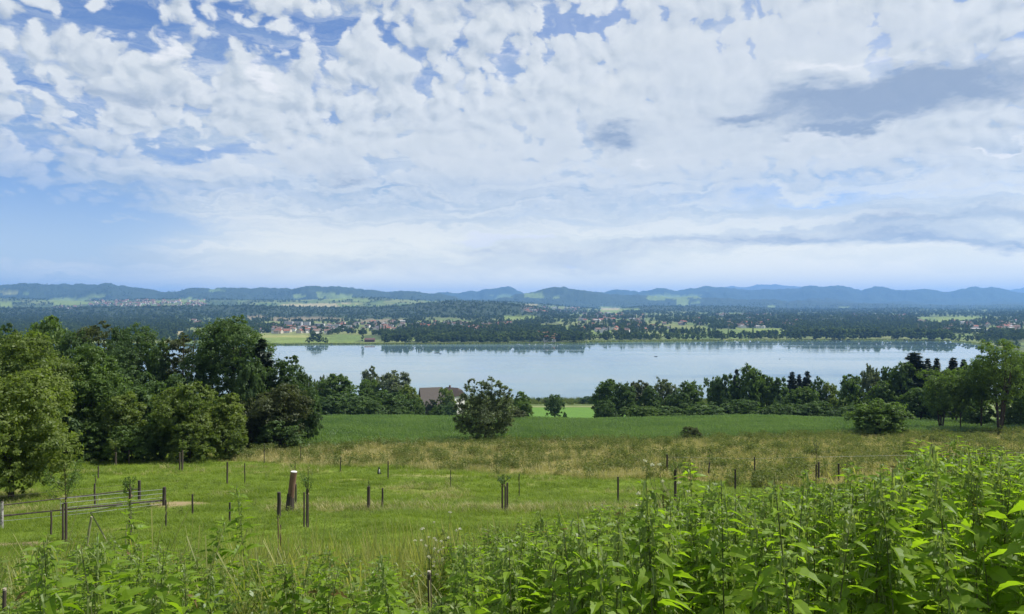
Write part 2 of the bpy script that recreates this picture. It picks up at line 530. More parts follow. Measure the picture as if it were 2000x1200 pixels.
def at(px, Y):
    xx = (px - 1000) / F * Y
    return np.array([xx, Y, float(gz(xx, Y))])


def base_at(px, row):
    """where the ray through a photograph pixel meets the near slope"""
    Ys = np.geomspace(2.5, 560, 3000); xx = (px - 1000) / F * Ys
    r = 600 + (H - gz(xx, Ys)) / Ys * F
    i = np.argmax(r <= row)
    return np.array([xx[i], Ys[i], float(gz(xx[i], Ys[i]))])


meadow_lo = curve([-120, -45, -29, -8, 0, 12, 25, 60, 120], [112, 98, 83, 73, 70, 63, 58, 56, 60])
meadow_hi = curve([-200, -36, 0, 40, 92, 250], [86, 101, 113, 122, 134, 150])


def build_ground():
    u = np.linspace(-1, 1, 361); xs = np.sinh(u * 5.6) / np.sinh(5.6) * 900
    t = np.linspace(0, 1, 330); ys = -60 + 680 * (np.sinh(t * 4.0 - 0.9) + math.sinh(0.9)) / (math.sinh(3.1) + math.sinh(0.9))
    Xg, Yg = np.meshgrid(xs, ys); x, y = Xg.ravel(), Yg.ravel()
    z = gz(x, y)
    n = fbm(x / 5, y / 5, 11); n2 = fbm(x / 22, y / 22, 21)
    c3 = lambda a: np.array(a)[None, :]
    col = np.repeat(c3((0.124, 0.176, 0.022)), len(x), 0)                       # pasture
    col = col * (0.80 + 0.45 * n[:, None])
    dk = sstep(0.55, 0.72, fbm(x / 2.2, y / 1.6, 47))[:, None]
    col = col * (1 - 0.35 * dk)
    dry = sstep(0.50, 0.66, fbm(x / 7, y / 3, 41))[:, None] * sstep(38, 48, y)[:, None]
    col = col * (1 - 0.22 * dry) + c3((0.30, 0.25, 0.09)) * 0.22 * dry
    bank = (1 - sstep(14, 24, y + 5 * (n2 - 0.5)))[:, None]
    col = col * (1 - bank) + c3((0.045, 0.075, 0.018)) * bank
    # terrace edge with dry grass
    te = np.exp(-((y - 42.5 - 3 * (n2 - .5)) / 2.2) ** 2)[:, None] * sstep(-14, -8, x)[:, None] * (1 - sstep(10, 22, x))[:, None]
    col = col * (1 - 0.5 * te) + c3((0.28, 0.24, 0.10)) * 0.5 * te
    # bare, trodden patches
    for (ppx, prow, rx, ry, cc_) in ((345, 985, 2.4, 2.2, (0.30, 0.22, 0.13)), (60, 1064, 2.6, 1.0, (0.26, 0.19, 0.12)), (240, 1040, 2.2, 1.2, (0.26, 0.21, 0.09)),
                                    (690, 938, 1.8, 1.2, (0.33, 0.29, 0.10)), (860, 930, 6.0, 1.6, (0.30, 0.27, 0.12)), (340, 940, 2.0, 1.4, (0.24, 0.2, 0.1)),
                                    (1700, 945, 9.0, 1.6, (0.30, 0.22, 0.12)), (1060, 945, 5.0, 1.0, (0.22, 0.22, 0.07))):
        b = base_at(ppx, prow)
        k = np.exp(-((x - b[0]) / rx) ** 2 - ((y - b[1]) / ry) ** 2)
        k = sstep(0.25, 0.8, k * (0.6 + 0.9 * n))[:, None] * 0.8
        col = col * (1 - k) + c3(cc_) * k
    lo, hi = meadow_lo(x), meadow_hi(x)
    wob = (fbm(x / 4, y / 4, 31) - 0.5) * 9
    me = sstep(-1.5, 1.5, y - lo + wob) * sstep(-34, -29, x + 0.12 * (y - 85) + wob * .3)
    me = (me * (1 - sstep(-1, 1, y - hi)))[:, None]
    mc = c3((0.26, 0.22, 0.09)) * (0.7 + 0.6 * n[:, None])
    col = col * (1 - me) + mc * me
    corn = (sstep(-1, 1, y - hi) * (1 - sstep(190, 196, y)))[:, None] * sstep(-90, -60, x)[:, None]
    col = col * (1 - corn) + c3((0.05, 0.055, 0.025)) * corn
    back = sstep(192, 200, y)[:, None]
    fld = c3((0.11, 0.15, 0.04)) * (0.8 + 0.4 * n2[:, None])
    col = col * (1 - back) + fld * back
    grn = (sstep(318, 326, y + 0.06 * (x - 50)) * (1 - sstep(462, 470, y)) * sstep(2, 5, x) * (1 - sstep(80, 90, x)))[:, None]
    col = col * (1 - grn) + c3((0.095, 0.185, 0.030)) * grn
    pth = (np.exp(-((y - 316 + 0.06 * (x - 50)) / 2.5) ** 2) * sstep(2, 5, x) + np.exp(-((y - 474) / 3) ** 2) * sstep(2, 5, x)).clip(0, 1)[:, None] * 0.8
    col = col * (1 - pth) + c3((0.27, 0.27, 0.14)) * pth
    rd = sstep(480, 490, y)[:, None]
    col = col * (1 - rd) + c3((0.09, 0.12, 0.04)) * rd
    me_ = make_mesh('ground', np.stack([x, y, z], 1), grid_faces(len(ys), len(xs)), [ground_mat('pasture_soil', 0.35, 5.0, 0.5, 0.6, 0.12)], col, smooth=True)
    tag(link('ground', me_), kind='structure')


build_ground()

# ================================================================ the lake
def build_lake():
    m, nt, p, out = new_mat('lake_water')
    P = pos(nt)
    mp = nt.nodes.new('ShaderNodeMapping'); nt.links.new(P, mp.inputs[0]); mp.inputs['Scale'].default_value = (0.35, 0.9, 1)
    n = tex_noise(nt, mp.outputs[0], 1.0, 3.0, 0.6)
    b = nt.nodes.new('ShaderNodeBump'); b.inputs['Strength'].default_value = 0.0; b.inputs['Distance'].default_value = 0.05
    nt.links.new(n.outputs[0], b.inputs['Height']); nt.links.new(b.outputs[0], p.inputs['Normal'])
    # wind lanes: patches of slightly rougher water
    mp2 = nt.nodes.new('ShaderNodeMapping'); nt.links.new(P, mp2.inputs[0]); mp2.inputs['Scale'].default_value = (0.0018, 0.012, 1)
    ln = X(nt, tex_noise(nt, mp2.outputs[0], 1.0, 4.0, 0.55).outputs[0]).sm(0.42, 0.62)
    nt.links.new((ln * 0.10 + 0.02).s, p.inputs['Roughness'])
    nt.links.new(mixc(nt, ln, (0.09, 0.16, 0.18), (0.12, 0.20, 0.22)), p.inputs['Base Color'])
    p.inputs['IOR'].default_value = 1.36
    p.inputs['Specular IOR Level'].default_value = 0.6
    gx, gy = np.meshgrid(np.linspace(-4000, 4000, 161), np.linspace(380, 2600, 61))
    V = np.stack([gx.ravel(), gy.ravel(), gx.ravel() * 0], 1)
    tag(link('lake_water', make_mesh('lake_water', V, grid_faces(61, 161), [m])), kind='structure')


build_lake()

# ================================================================ land beyond the lake, up to the mountains
SHORE = curve([-2500, -400, 0, 200, 480, 560, 600, 800, 1000, 1130, 1150, 1300, 1500, 1700, 1830, 1880, 1930, 2000, 2300, 4500],
              [668, 670, 671, 671, 672, 674, 673.5, 673, 671.5, 671, 669.5, 667.5, 665.5, 665, 666.5, 669, 676, 695, 780, 900])
RIDGES = [  # depth, front width, back width, skyline (photograph pixel, row)
    (4300, 900, 700, [(-900, 598), (0, 606), (200, 604), (370, 602), (500, 601), (640, 604), (740, 604), (830, 596), (900, 592), (960, 594), (1040, 602), (1110, 618), (1250, 634), (2600, 640)]),
    (2900, 500, 400, [(-900, 640), (900, 640), (1300, 640), (1440, 632), (1520, 630), (1640, 633), (1760, 636), (1850, 640), (1960, 645), (2600, 645)]),
    (6500, 1500, 900, [(-900, 585), (0, 584), (150, 588), (330, 586), (520, 588), (700, 583), (860, 589), (1000, 592), (1080, 598), (1180, 605), (1280, 600), (1430, 601), (1500, 604), (1580, 608), (1680, 606), (1780, 604), (1850, 609), (2000, 614), (2600, 610)]),
    (9500, 1900, 1500, [(-1200, 556), (-200, 562), (0, 559), (60, 556), (130, 559), (180, 557), (207, 555), (235, 560), (270, 568), (320, 571), (370, 565), (450, 565), (520, 566), (600, 562.5), (680, 563), (720, 568), (790, 572), (850, 577), (950, 590), (2600, 600)]),
    (9800, 1300, 1200, [(-1200, 600), (940, 590), (1000, 580), (1040, 573), (1070, 565.5), (1090, 563.5), (1120, 567), (1150, 571), (1200, 577), (1290, 581), (1400, 584), (1500, 588), (1600, 590), (1700, 594), (2000, 600), (2600, 600)]),
    (11200, 1100, 900, [(-1200, 620), (1180, 620), (1260, 596), (1330, 589), (1400, 586), (1440, 590), (1500, 595), (1560, 588), (1600, 584), (1640, 587), (1700, 594), (1760, 590), (1830, 597), (1900, 593), (1960, 590), (2050, 596), (2600, 600)]),
    (14500, 2600, 1500, [(-1200, 590), (600, 585), (700, 580), (830, 574), (870, 571), (900, 573.5), (918, 569), (930, 570), (950, 566.5), (968, 564.5), (985, 562.5), (1005, 565), (1025, 573), (1060, 574), (1110, 574), (1180, 572), (1215, 569.5), (1250, 571), (1295, 565.5), (1320, 569), (1345, 567), (1380, 562), (1405, 564), (1440, 567.5),
                         (1500, 566), (1545, 565), (1583, 560), (1650, 562), (1680, 567), (1708, 562.5), (1730, 565), (1765, 571.5), (1800, 567), (1850, 572), (1880, 565), (1905, 561.5), (1930, 562), (1960, 567), (2000, 575), (2100, 572), (2600, 560)]),
    (20500, 2200, 1500, [(-1200, 600), (1340, 590), (1400, 565), (1430, 562), (1460, 560.5), (1490, 557.5), (1515, 555), (1530, 558), (1555, 561), (1600, 568), (1700, 590), (1900, 590), (1945, 571), (1975, 566), (2010, 562), (2100, 556), (2600, 558)]),
]
RC = [(d, wf, wb, curve([p[0] for p in sk], [p[1] for p in sk])) for d, wf, wb, sk in RIDGES]
# pale fields on the far side: (px0, row0, px1, row1, colour key)
FIELDS = [(505, 655, 705, 671, 'g'), (505, 655, 600, 660, 'y'), (640, 655, 705, 668, 'g2'), (340, 648, 400, 656, 't'), (570, 575, 600, 582, 'g'), (618, 573, 640, 583, 'g'), (640, 575, 690, 588, 'g'), (690, 584, 722, 591, 'g'),
          (0, 569, 36, 574, 'y'), (95, 583, 175, 597, 'g'), (350, 584, 404, 594, 'g'), (560, 593, 700, 600, 't'), (660, 594, 700, 600, 'g'), (0, 590, 25, 602, 'g'), (165, 575, 205, 582, 'g'), (235, 593, 300, 597, 'g2'), (300, 589, 345, 594, 'g'),
          (725, 594, 755, 599, 'g'), (785, 596, 830, 600, 'g2'), (1025, 576, 1065, 584, 'g'), (1080, 580, 1100, 584, 'g'), (1170, 600, 1215, 617, 'g'), (1175, 602, 1212, 607, 't'), (1210, 604, 1250, 608, 'g'), (1265, 577, 1370, 585, 'g'), (1320, 584, 1345, 597, 'g'),
          (1290, 641, 1390, 648, 'g'), (1390, 643, 1530, 655, 'g2'), (1440, 640, 1530, 652, 'g'), (1785, 619, 1920, 632, 'g'), (1790, 622, 1830, 630, 'g2'), (980, 619, 1060, 624, 'g'), (700, 625, 800, 630, 'b'), (520, 622, 660, 627, 'b'), (0, 596, 20, 602, 'g'),
          (1640, 600, 1660, 604, 'g'), (1500, 597, 1515, 603, 'g'), (1345, 590, 1370, 594, 'g2'), (1135, 665, 1300, 669, 'r'), (1300, 663, 1380, 666, 'r'), (1100, 643, 1120, 648, 'g'), (800, 659, 812, 666, 'g'), (960, 577, 1000, 583, 'g2'), (30, 572, 60, 576, 'g2'), (1020, 595, 1050, 600, 't'),
          (1800, 655, 1900, 662, 'g2'), (1150, 645, 1200, 650, 'g'), (410, 566, 440, 572, 'g2'), (480, 618, 520, 624, 'b')]
FCOL = {'g': (0.16, 0.21, 0.055), 'y': (0.24, 0.25, 0.085), 'g2': (0.12, 0.17, 0.05), 't': (0.33, 0.29, 0.15), 'b': (0.20, 0.165, 0.10), 'r': (0.19, 0.22, 0.07)}


def far_z(px, Y):
    """height of the far land above the lake; px is the azimuth expressed in photograph pixels"""
    Ys = H * F / (SHORE(px) - 600)
    pc = np.clip(px, -850, 2550)
    x = (px - 1000) / F * Y
    d = Y - Ys
    z = np.where(d < 0, np.maximum(d * 0.05, -6.0) - 0.3, -0.3 + 1.2 * (1 - np.exp(-np.maximum(d, 0) / 15)) + np.maximum(d, 0) * 0.0065)
    z = z + (fbm(x / 300, Y / 300, 51, 4) - 0.45) * 14 * sstep(150, 1200, d)
    for i, (D, wf, wb, sk) in enumerate(RC):
        row = sk(pc) - ((fbm(pc / 26, pc * 0, 170 + i, 4) - 0.5) * 5.5 if D > 9000 else 0)
        crest = H + (600 - row) / F * D
        wob = (fbm(x / (D * 0.05), Y / (D * 0.05), 60 + i, 4) - 0.5)
        t = (Y - D) / np.where(Y < D, wf, wb) + wob * 0.5
        prof = np.exp(-(t ** 2) * 1.6)
        prof = prof * (1 + wob * 0.30 * np.minimum(1, np.abs(t) * 1.3))
        h = crest * prof * sstep(0, 500, d)
        kk = 6.0 + D * 0.001
        dlt = h - z
        z = z + np.where(dlt > 0, dlt, 0) + kk * np.exp(-np.abs(dlt) / kk) * 0.25 * sstep(0.02, 0.2, prof) * sstep(100, 700, d)
    z = np.where(d < 0, np.maximum(d * 0.05, -6.0) - 0.3, np.maximum(z, -0.3 + 0.05 * np.minimum(d, 20)))
    return z


def far_cover(px, Y, z):
    """colour of the far land, and where it carries woodland"""
    x = (px - 1000) / F * Y
    row = 600 + (H - z) / Y * F
    d = Y - H * F / (SHORE(px) - 600)
    f1 = fbm(x / 130, Y / 190, 71, 4); f2 = fbm(x / 420, Y / 700, 81, 4)
    hill = sstep(7300, 8600, Y)
    wood = sstep(0.50, 0.55, f1 * 0.55 + f2 * 0.45 + 0.01 * (Y > 3000))
    # the wooded ridge and the wood on the right shore
    r1 = np.exp(-((Y - 3950) / 600.) ** 2) * (1 - sstep(1060, 1140, px))
    r2 = np.exp(-((Y - 2500) / 700.) ** 2) * sstep(1400, 1500, px) * (1 - sstep(1830, 1900, px))
    r3 = np.exp(-((Y - 2350) / 600.) ** 2) * (1 - sstep(340, 380, px))
    r4 = np.exp(-((Y - 6000) / 700.) ** 2) * sstep(1180, 1260, px) * (1 - sstep(1760, 1800, px))
    wood = np.clip(wood + 3 * (r1 + r2 + r3 + r4).clip(0, 1) - 0.35, 0, 1)
    wood = np.maximum(wood, sstep(6900, 7500, Y + (f2 - 0.5) * 1200))
    wood = wood * sstep(20, 45, d)
    c3 = lambda a: np.array(a)[None, :]
    cell = hash2(np.floor(x / 90 + 3 * f2), np.floor(Y / 160 + 3 * f2), 5)[:, None]
    grass = c3((0.10, 0.15, 0.045)) * (1 - cell) + c3((0.18, 0.20, 0.075)) * cell
    col = grass * (1 - wood[:, None]) + c3((0.038, 0.056, 0.028)) * wood[:, None]
    shore = np.exp(-(np.maximum(d, 0) / 16.) ** 2)[:, None]
    col = col * (1 - shore) + c3((0.15, 0.19, 0.055)) * shore
    jx = (fbm(x / 60, Y / 90, 91, 3) - 0.5)
    field = np.zeros(len(px))
    for (a, b, c, e, key) in FIELDS:
        cx, cy, hx, hy = (a + c) / 2, (b + e) / 2, (c - a) / 2, (e - b) / 2
        q = np.maximum(np.abs(px - cx + jx * hx * .9) / hx, np.abs(row - cy + jx * hy * 1.4 + (px - cx) * 0.01) / hy)
        k = (1 - sstep(0.85, 1.05, q)) * (d > 4)
        if cy < 600: k = k * (Y > 4700)
        col = col * (1 - k[:, None]) + c3(FCOL[key]) * k[:, None]
        wood = wood * (1 - k); field = np.maximum(field, k)
    rock = sstep(18000, 19000, Y)[:, None]
    col = col * (1 - rock) + c3((0.10, 0.12, 0.12)) * rock
    return col, wood, field


def build_far_land():
    pxs = np.concatenate([np.linspace(-2400, -120, 90)[:-1], np.linspace(-120, 2120, 1060), np.linspace(2120, 4400, 90)[1:]])
    Ys = np.concatenate([np.geomspace(300, 1180, 12)[:-1], np.geomspace(1180, 9000, 270)[:-1], np.geomspace(9000, 30000, 100)])
    Pg, Yg = np.meshgrid(pxs, Ys); px, Y = Pg.ravel(), Yg.ravel()
    Z = far_z(px, Y)
    col, wood, field = far_cover(px, Y, Z)
    x = (px - 1000) / F * Y
    Z = Z + sstep(7500, 9500, Y) * (0.5 - np.abs(fbm(x / 300, Y / 600, 141, 4) - 0.5) * 4.0) * 34 * sstep(80, 200, Z)
    # the canopy itself gives wooded ground its height and roughness
    Z = Z + wood * (fbm(x / 22 / np.maximum(1, Y / 6000), Y / 40, 95, 2)) * 15 * sstep(2500, 3200, Y)
    if DEBUG: print('far z', Z.min(), Z.max(), [float(np.abs(Z[(Y > a) & (Y < a * 1.3)]).max()) for a in (300, 600, 1000, 1300, 2000, 4000, 9000)])
    me = make_mesh('far_land', np.stack([x, Y, Z], 1), grid_faces(len(Ys), len(pxs)),
                   [ground_mat('far_fields_and_woods', 0.012, 0.05, 0.55, 0.8, 9.0)], col, smooth=True)
    tag(link('far_land', me), kind='structure')


build_far_land()

# ================================================================ haze
def build_haze():
    m, nt, p, out = new_mat('haze_air'); nt.nodes.remove(p)
    v = nt.nodes.new('ShaderNodeVolumePrincipled')
    v.inputs['Color'].default_value = (0.24, 0.50, 1.0, 1)
    v.inputs['Density'].default_value = HAZE
    v.inputs['Anisotropy'].default_value = 0.15
    nt.links.new(v.outputs[0], out.inputs['Volume'])
    mb = MB(); z0, z1 = -11.0, 790.0
    mb.box((0, 15000, (z0 + z1) / 2), (150000, 32000, z1 - z0))
    o = mb.build('haze', m); tag(o, kind='stuff')
    o['label'] = 'thin blue summer haze over the lake and hills'


HAZE = 6.5e-5
build_haze()

# ================================================================ plants: prototypes
M_BARK = solid_mat('bark', (0.030, 0.024, 0.018), (0.075, 0.062, 0.048), 3.0, 0.95, 0.8, (1, 1, 0.25))
M_LEAF_DARK = leaf_mat('leaf_dark', (0.039, 0.070, 0.027), (0.097, 0.153, 0.047), 0.35, 0.012, 0.25)
M_LEAF_MID = leaf_mat('leaf_mid', (0.050, 0.086, 0.025), (0.118, 0.180, 0.043), 0.38, 0.012, 0.3)
M_LEAF_LIGHT = leaf_mat('leaf_light', (0.072, 0.109, 0.023), (0.167, 0.208, 0.052), 0.42, 0.012, 0.35)
M_LEAF_GREY = leaf_mat('leaf_silvery', (0.061, 0.083, 0.046), (0.132, 0.160, 0.094), 0.35, 0.015, 0.3)
M_LEAF_BROWN = leaf_mat('leaf_bronze', (0.039, 0.055, 0.024), (0.093, 0.106, 0.044), 0.35, 0.012, 0.3)
M_LEAF_WILLOW = leaf_mat('leaf_willow', (0.060, 0.085, 0.036), (0.130, 0.165, 0.075), 0.40, 0.02, 0.5)
M_NEEDLE = leaf_mat('spruce_needles', (0.016, 0.029, 0.017), (0.039, 0.058, 0.031), 0.15, 0.04, 0.4)


def leaf_quads(P, N, size, r, aspect=0.55):
    """one bent-free rhombic leaf spray per point, facing N"""
    n = len(P)
    N = N / np.linalg.norm(N, axis=1, keepdims=True)
    t = r.normal(size=(n, 3)); t -= (t * N).sum(1, keepdims=True) * N; t /= np.linalg.norm(t, axis=1, keepdims=True)
    b = np.cross(N, t)
    s = (size * r.uniform(0.6, 1.35, n))[:, None]
    V = np.stack([P - t * s, P + b * s * aspect, P + t * s, P - b * s * aspect], 1).reshape(-1, 3)
    return V, np.arange(n * 4).reshape(-1, 4)


def crown_points(lobes, n, r, shell=0.22, under=0.25):
    """leaves gathered in sub-clumps near the outside of each lobe, so that the crown has holes and clods"""
    L = np.array([l[:3] for l in lobes]); Rr = np.array([l[3] for l in lobes])
    w = Rr ** 2; w = w / w.sum()
    ncl = max(30, n // 34)
    li = r.choice(len(lobes), ncl, p=w)
    d = r.normal(size=(ncl, 3)); d /= np.linalg.norm(d, axis=1, keepdims=True)
    d[:, 2] = np.where((d[:, 2] < -0.2) & (r.random(ncl) > under), -d[:, 2], d[:, 2])
    rad = 1 - np.abs(r.normal(0, shell, ncl))
    c = L[li] + d * (Rr[li] * rad)[:, None]
    cr = Rr[li] * r.uniform(0.13, 0.30, ncl)
    k = r.integers(0, ncl, n)
    off = r.normal(size=(n, 3)) * 0.55
    off[:, 2] *= 0.7
    P = c[k] + off * cr[k][:, None]
    N = d[k] * 0.9 + r.normal(size=(n, 3)) * 0.65 + np.array([0, 0, 0.35])
    return P, N


def make_lobes(rx, rz, zc, k, r, prof='round'):
    """lobes filling a crown of half width rx and half height rz centred on zc"""
    out = []
    for i in range(k):
        t = (i + 0.5) / k
        zz = 1 - 2 * t
        ph = i * 2.39996 + r.uniform(-.5, .5)
        rr = math.sqrt(max(0, 1 - zz * zz))
        if prof == 'round': wdt = 1.0
        elif prof == 'column': wdt = 0.85 + 0.15 * (1 - abs(zz))
        elif prof == 'egg': wdt = 1.08 - 0.34 * (zz + 1) / 2
        elif prof == 'vase': wdt = 0.68 + 0.36 * (zz + 1) / 2
        rr *= r.uniform(0.45, 0.78) * wdt
        lr = r.uniform(0.27, 0.44)
        out.append((math.cos(ph) * rr * rx, math.sin(ph) * rr * rx, zc + zz * 0.74 * rz * r.uniform(0.9, 1.08), lr * (rx * 0.65 + rz * 0.35) * (1.0 if abs(zz) < .75 else 0.8)))
    out.append((0, 0, zc, 0.5 * min(rx, rz)))
    return out


def limbs(mb, h, zc, lobes, r, rad, n=9, spread=0.5, base=0.0, multi=1):
    for s in range(multi):
        a = r.uniform(0, 6.28); o = 0.0 if multi == 1 else rad * 1.3
        bx, by = math.cos(a + s * 2.1) * o, math.sin(a + s * 2.1) * o
        tx, ty = (r.uniform(-.2, .2) * h * 0.12, r.uniform(-.2, .2) * h * 0.12) if multi == 1 else (bx * 5 + r.uniform(-.3, .3), by * 5)
        mb.tube([(bx, by, -0.5 + base), (bx * 1.02, by, 0.4 + base), (bx + tx * .4, by + ty * .4, zc * 0.5), (bx + tx, by + ty, zc), (bx + tx * 1.2, by + ty * 1.2, zc + (h - zc) * 0.72)],
                [rad * 1.25, rad, rad * .8, rad * .5, rad * .12], 7)
        for q in range(n):
            l = lobes[r.integers(0, len(lobes))]
            z0 = r.uniform(0.35, 0.95) * zc
            f = z0 / zc
            p0 = Vector((bx + tx * f, by + ty * f, z0)); p2 = Vector(l[:3]) * 1.0
            p1 = (p0 + p2) / 2 + Vector((0, 0, -abs(p2.z - p0.z) * 0.12))
            mb.tube([p0, p1, p2], [rad * 0.38, rad * 0.24, rad * 0.06], 5, cap=False)


def broadleaf(seed, rx=4.5, h=10.0, clear=1.6, n=9000, size=0.26, prof='round', k=16, shell=0.22, multi=1, under=0.3, lobes=None):
    r = np.random.default_rng(seed)
    rz = (h - clear) / 2; zc = clear + rz
    lobes = lobes or make_lobes(rx, rz, zc, k, r, prof)
    P, N = crown_points(lobes, n, r, shell, under)
    P[:, 2] = np.maximum(P[:, 2], 0.15 + r.uniform(0, .4, n))
    V, Fc = leaf_quads(P, N, size, r)
    mb = MB(); limbs(mb, h, zc, lobes, r, 0.022 * h * (1.0 if multi == 1 else 0.62), 10, multi=multi)
    return (V, Fc), mb


def conifer(seed, h=16.0, w=3.4, n=5200, size=0.40, gap=0.10):
    r = np.random.default_rng(seed)
    mb = MB(); mb.tube([(0, 0, -0.5), (0, 0, h * .5), (0, 0, h)], [0.018 * h, 0.011 * h, 0.02], 6)
    P, N = [], []
    z = h * 0.06; per = n / 260.0
    while z < h * 0.99:
        t = z / h; R0 = w * (1 - t) ** 0.85 * r.uniform(0.78, 1.12) + 0.10
        nb = int(6 + 5 * (1 - t))
        for b in range(nb):
            a = r.uniform(0, 6.283); RR = R0 * r.uniform(0.7, 1.1)
            m = max(3, int(per * RR * 4.2))
            s = np.sqrt(r.uniform(0.02, 1, m))
            px_ = math.cos(a) * RR * s; py_ = math.sin(a) * RR * s
            pz = z - 0.32 * RR * s + 0.16 * RR * s ** 2
            q = np.stack([px_, py_, pz], 1) + r.normal(0, 0.10, (m, 3)) * np.array([1, 1, .8]) * (0.6 + RR * .35)
            P.append(q); N.append(np.stack([np.full(m, math.cos(a) * .25), np.full(m, math.sin(a) * .25), np.ones(m)], 1) + r.normal(0, .45, (m, 3)))
        z += h * 0.026 * r.uniform(0.8, 1.25) + gap
    P = np.concatenate(P); N = np.concatenate(N)
    V, Fc = leaf_quads(P, N, size, r, 0.4)
    return (V, Fc), mb


def tree_thing(name, label, group, crown, mb, mat, loc, cat='tree', rz=0.0, scale=(1, 1, 1), bark=None):
    o = empty(name, loc, label, cat, group, rz)
    o.scale = scale
    mb.build('trunk', bark or M_BARK, o)
    link('crown', make_mesh('crown', crown[0], crown[1], [mat]), o)
    register(o)
    return o


PROT = {}


def proto(kind):
    """shared crown and trunk meshes, 10 m high and 9 m wide (conifers 16 m high), made once per kind"""
    if kind in PROT: return PROT[kind]
    base, var = kind.rsplit('_', 1); v = int(var)
    if base == 'round': c, mb = broadleaf(100 + v, 4.5, 10, 0.8, 14000, 0.20, 'egg', 18)
    elif base == 'open': c, mb = broadleaf(200 + v, 4.3, 10, 2.4, 9500, 0.19, 'vase', 15, 0.3, under=0.45)
    elif base == 'tall': c, mb = broadleaf(300 + v, 3.4, 10, 0.7, 13000, 0.19, 'column', 20)
    elif base == 'bush': c, mb = broadleaf(400 + v, 5.0, 10, -2.0, 13000, 0.25, 'round', 18, 0.2, multi=3)
    elif base == 'spruce': c, mb = conifer(500 + v)
    m = make_mesh('crown', c[0], c[1], [M_LEAF_MID]); t = mb.mesh('trunk', M_BARK)
    PROT[kind] = (m, t); return PROT[kind]


MATCOPY = {}


def place_tree(name, px, top, Y, width, kind, mat, label, group, cat='tree', sink=0.0, depth=None):
    """width in photograph pixels; the height follows from the ground and the row of the top"""
    p = at(px, Y); ztop = H + (600 - top) / F * Y
    hgt = (ztop - p[2]) * (1.0 if kind.startswith('spruce') else 1.07); w = width / F * Y * (1.55 if kind.startswith('spruce') else 1.12)
    crown, trunk = proto(kind)
    ph, pw = (16.0, 5.2) if kind.startswith('spruce') else (10.0, 9.0 if not kind.startswith('tall') else 7.0)
    if kind.startswith('bush'): ph, pw = 8.6, 10.0
    key = (crown.name, mat.name)
    if key not in MATCOPY:
        c2 = crown.copy(); c2.materials[0] = mat; c2.name = 'crown'; MATCOPY[key] = c2
    r = random.Random(int(px * 7 + top * 13 + Y))
    o = empty(name, (p[0], p[1], p[2] - sink), label, cat, group, r.uniform(0, 6.28))
    o.scale = (w / pw, (depth or w) / pw, (hgt + sink) / ph)
    t = link('trunk', trunk, o)
    c = link('crown', MATCOPY[key], o)
    return o


# ================================================================ the trees
D_, M_, L_, G_, B_, N_ = M_LEAF_DARK, M_LEAF_MID, M_LEAF_LIGHT, M_LEAF_GREY, M_LEAF_BROWN, M_NEEDLE


def named_tree(name, label, px, top, Y, width, n, size, prof, k, mat, clear, seed, shell=0.22, multi=1, under=0.3, group=None, lobes=None):
    """a tree of its own shape"""
    p = at(px, Y); h = (H + (600 - top) / F * Y - p[2]) * 1.06; w = width / F * Y * 1.08
    c, mb = broadleaf(seed, w / 2, h, clear, int(n * 1.6), size * 0.82, prof, k, shell, multi, under, lobes=lobes)
    return tree_thing(name, label, group, c, mb, mat, p, 'tree')


# --- the nearest crown on the left edge, hanging low over the pasture
p = at(22, 49); h = H + (600 - 728) / F * 49 - p[2]
lob = make_lobes(4.3, 3.9, h - 3.7, 22, np.random.default_rng(5), 'egg')
lob += [(0.2, 0.8, 1.6, 1.5), (-1.6, 0.2, 1.4, 1.6), (1.3, 1.4, 1.9, 1.4), (-3.2, -.4, 1.6, 1.5), (3.3, -.5, 1.3, .8), (1.9, -1.2, 1.9, 1.0), (3.2, 0.3, 2.1, 0.95), (2.6, -0.6, 3.4, 1.2), (-0.5, -2.0, 2.0, 1.1)]
c, mb = broadleaf(6, 4.3, h, 0.4, 34000, 0.115, lobes=lob, shell=0.2, under=0.6)
tree_thing('broadleaf_tree', 'big yellowish green tree cut off by the left edge, branches hanging low over the pasture', None, c, mb, M_LEAF_LIGHT, p)

named_tree('broadleaf_tree', 'tall light green feathery tree behind the overhanging crown at the left edge', 40, 648, 80, 205, 21000, 0.19, 'egg', 22, M_LEAF_LIGHT, 0.5, 21)
named_tree('broadleaf_tree', 'full mid green tree just right of the feathery tree, reaching down to the pasture', 178, 676, 86, 130, 16000, 0.19, 'egg', 20, M_LEAF_MID, 0.3, 22)
named_tree('broadleaf_tree', 'round yellow green sunlit tree at the pasture edge, in front of the tall dark oak', 368, 745, 84, 140, 17000, 0.18, 'egg', 18, M_LEAF_LIGHT, -0.3, 23, under=0.5)
named_tree('broadleaf_tree', 'small light green tree directly right of the round yellow green sunlit tree', 447, 766, 86, 66, 7000, 0.16, 'column', 12, M_LEAF_LIGHT, -0.3, 24, under=0.5)
named_tree('broadleaf_tree', 'pale green sapling-like tree leaning out of the wood edge above the first wire posts', 244, 768, 84, 92, 7500, 0.16, 'egg', 13, M_LEAF_LIGHT, 0.6, 25, shell=.28)
named_tree('oak_tree', 'tallest dark round-topped oak of the left wood, standing above the lake', 452, 617, 116, 150, 24000, 0.21, 'round', 24, M_LEAF_DARK, 2.0, 26)
named_tree('broadleaf_tree', 'dark brownish green dome-topped tree in the left wood, second highest', 192, 623, 134, 104, 12000, 0.23, 'round', 18, M_LEAF_BROWN, 3.0, 27)
named_tree('broadleaf_tree', 'dark open tree with the lake glinting through below its crown', 268, 641, 122, 118, 11000, 0.20, 'vase', 17, M_LEAF_DARK, 6.2, 28, shell=.3)
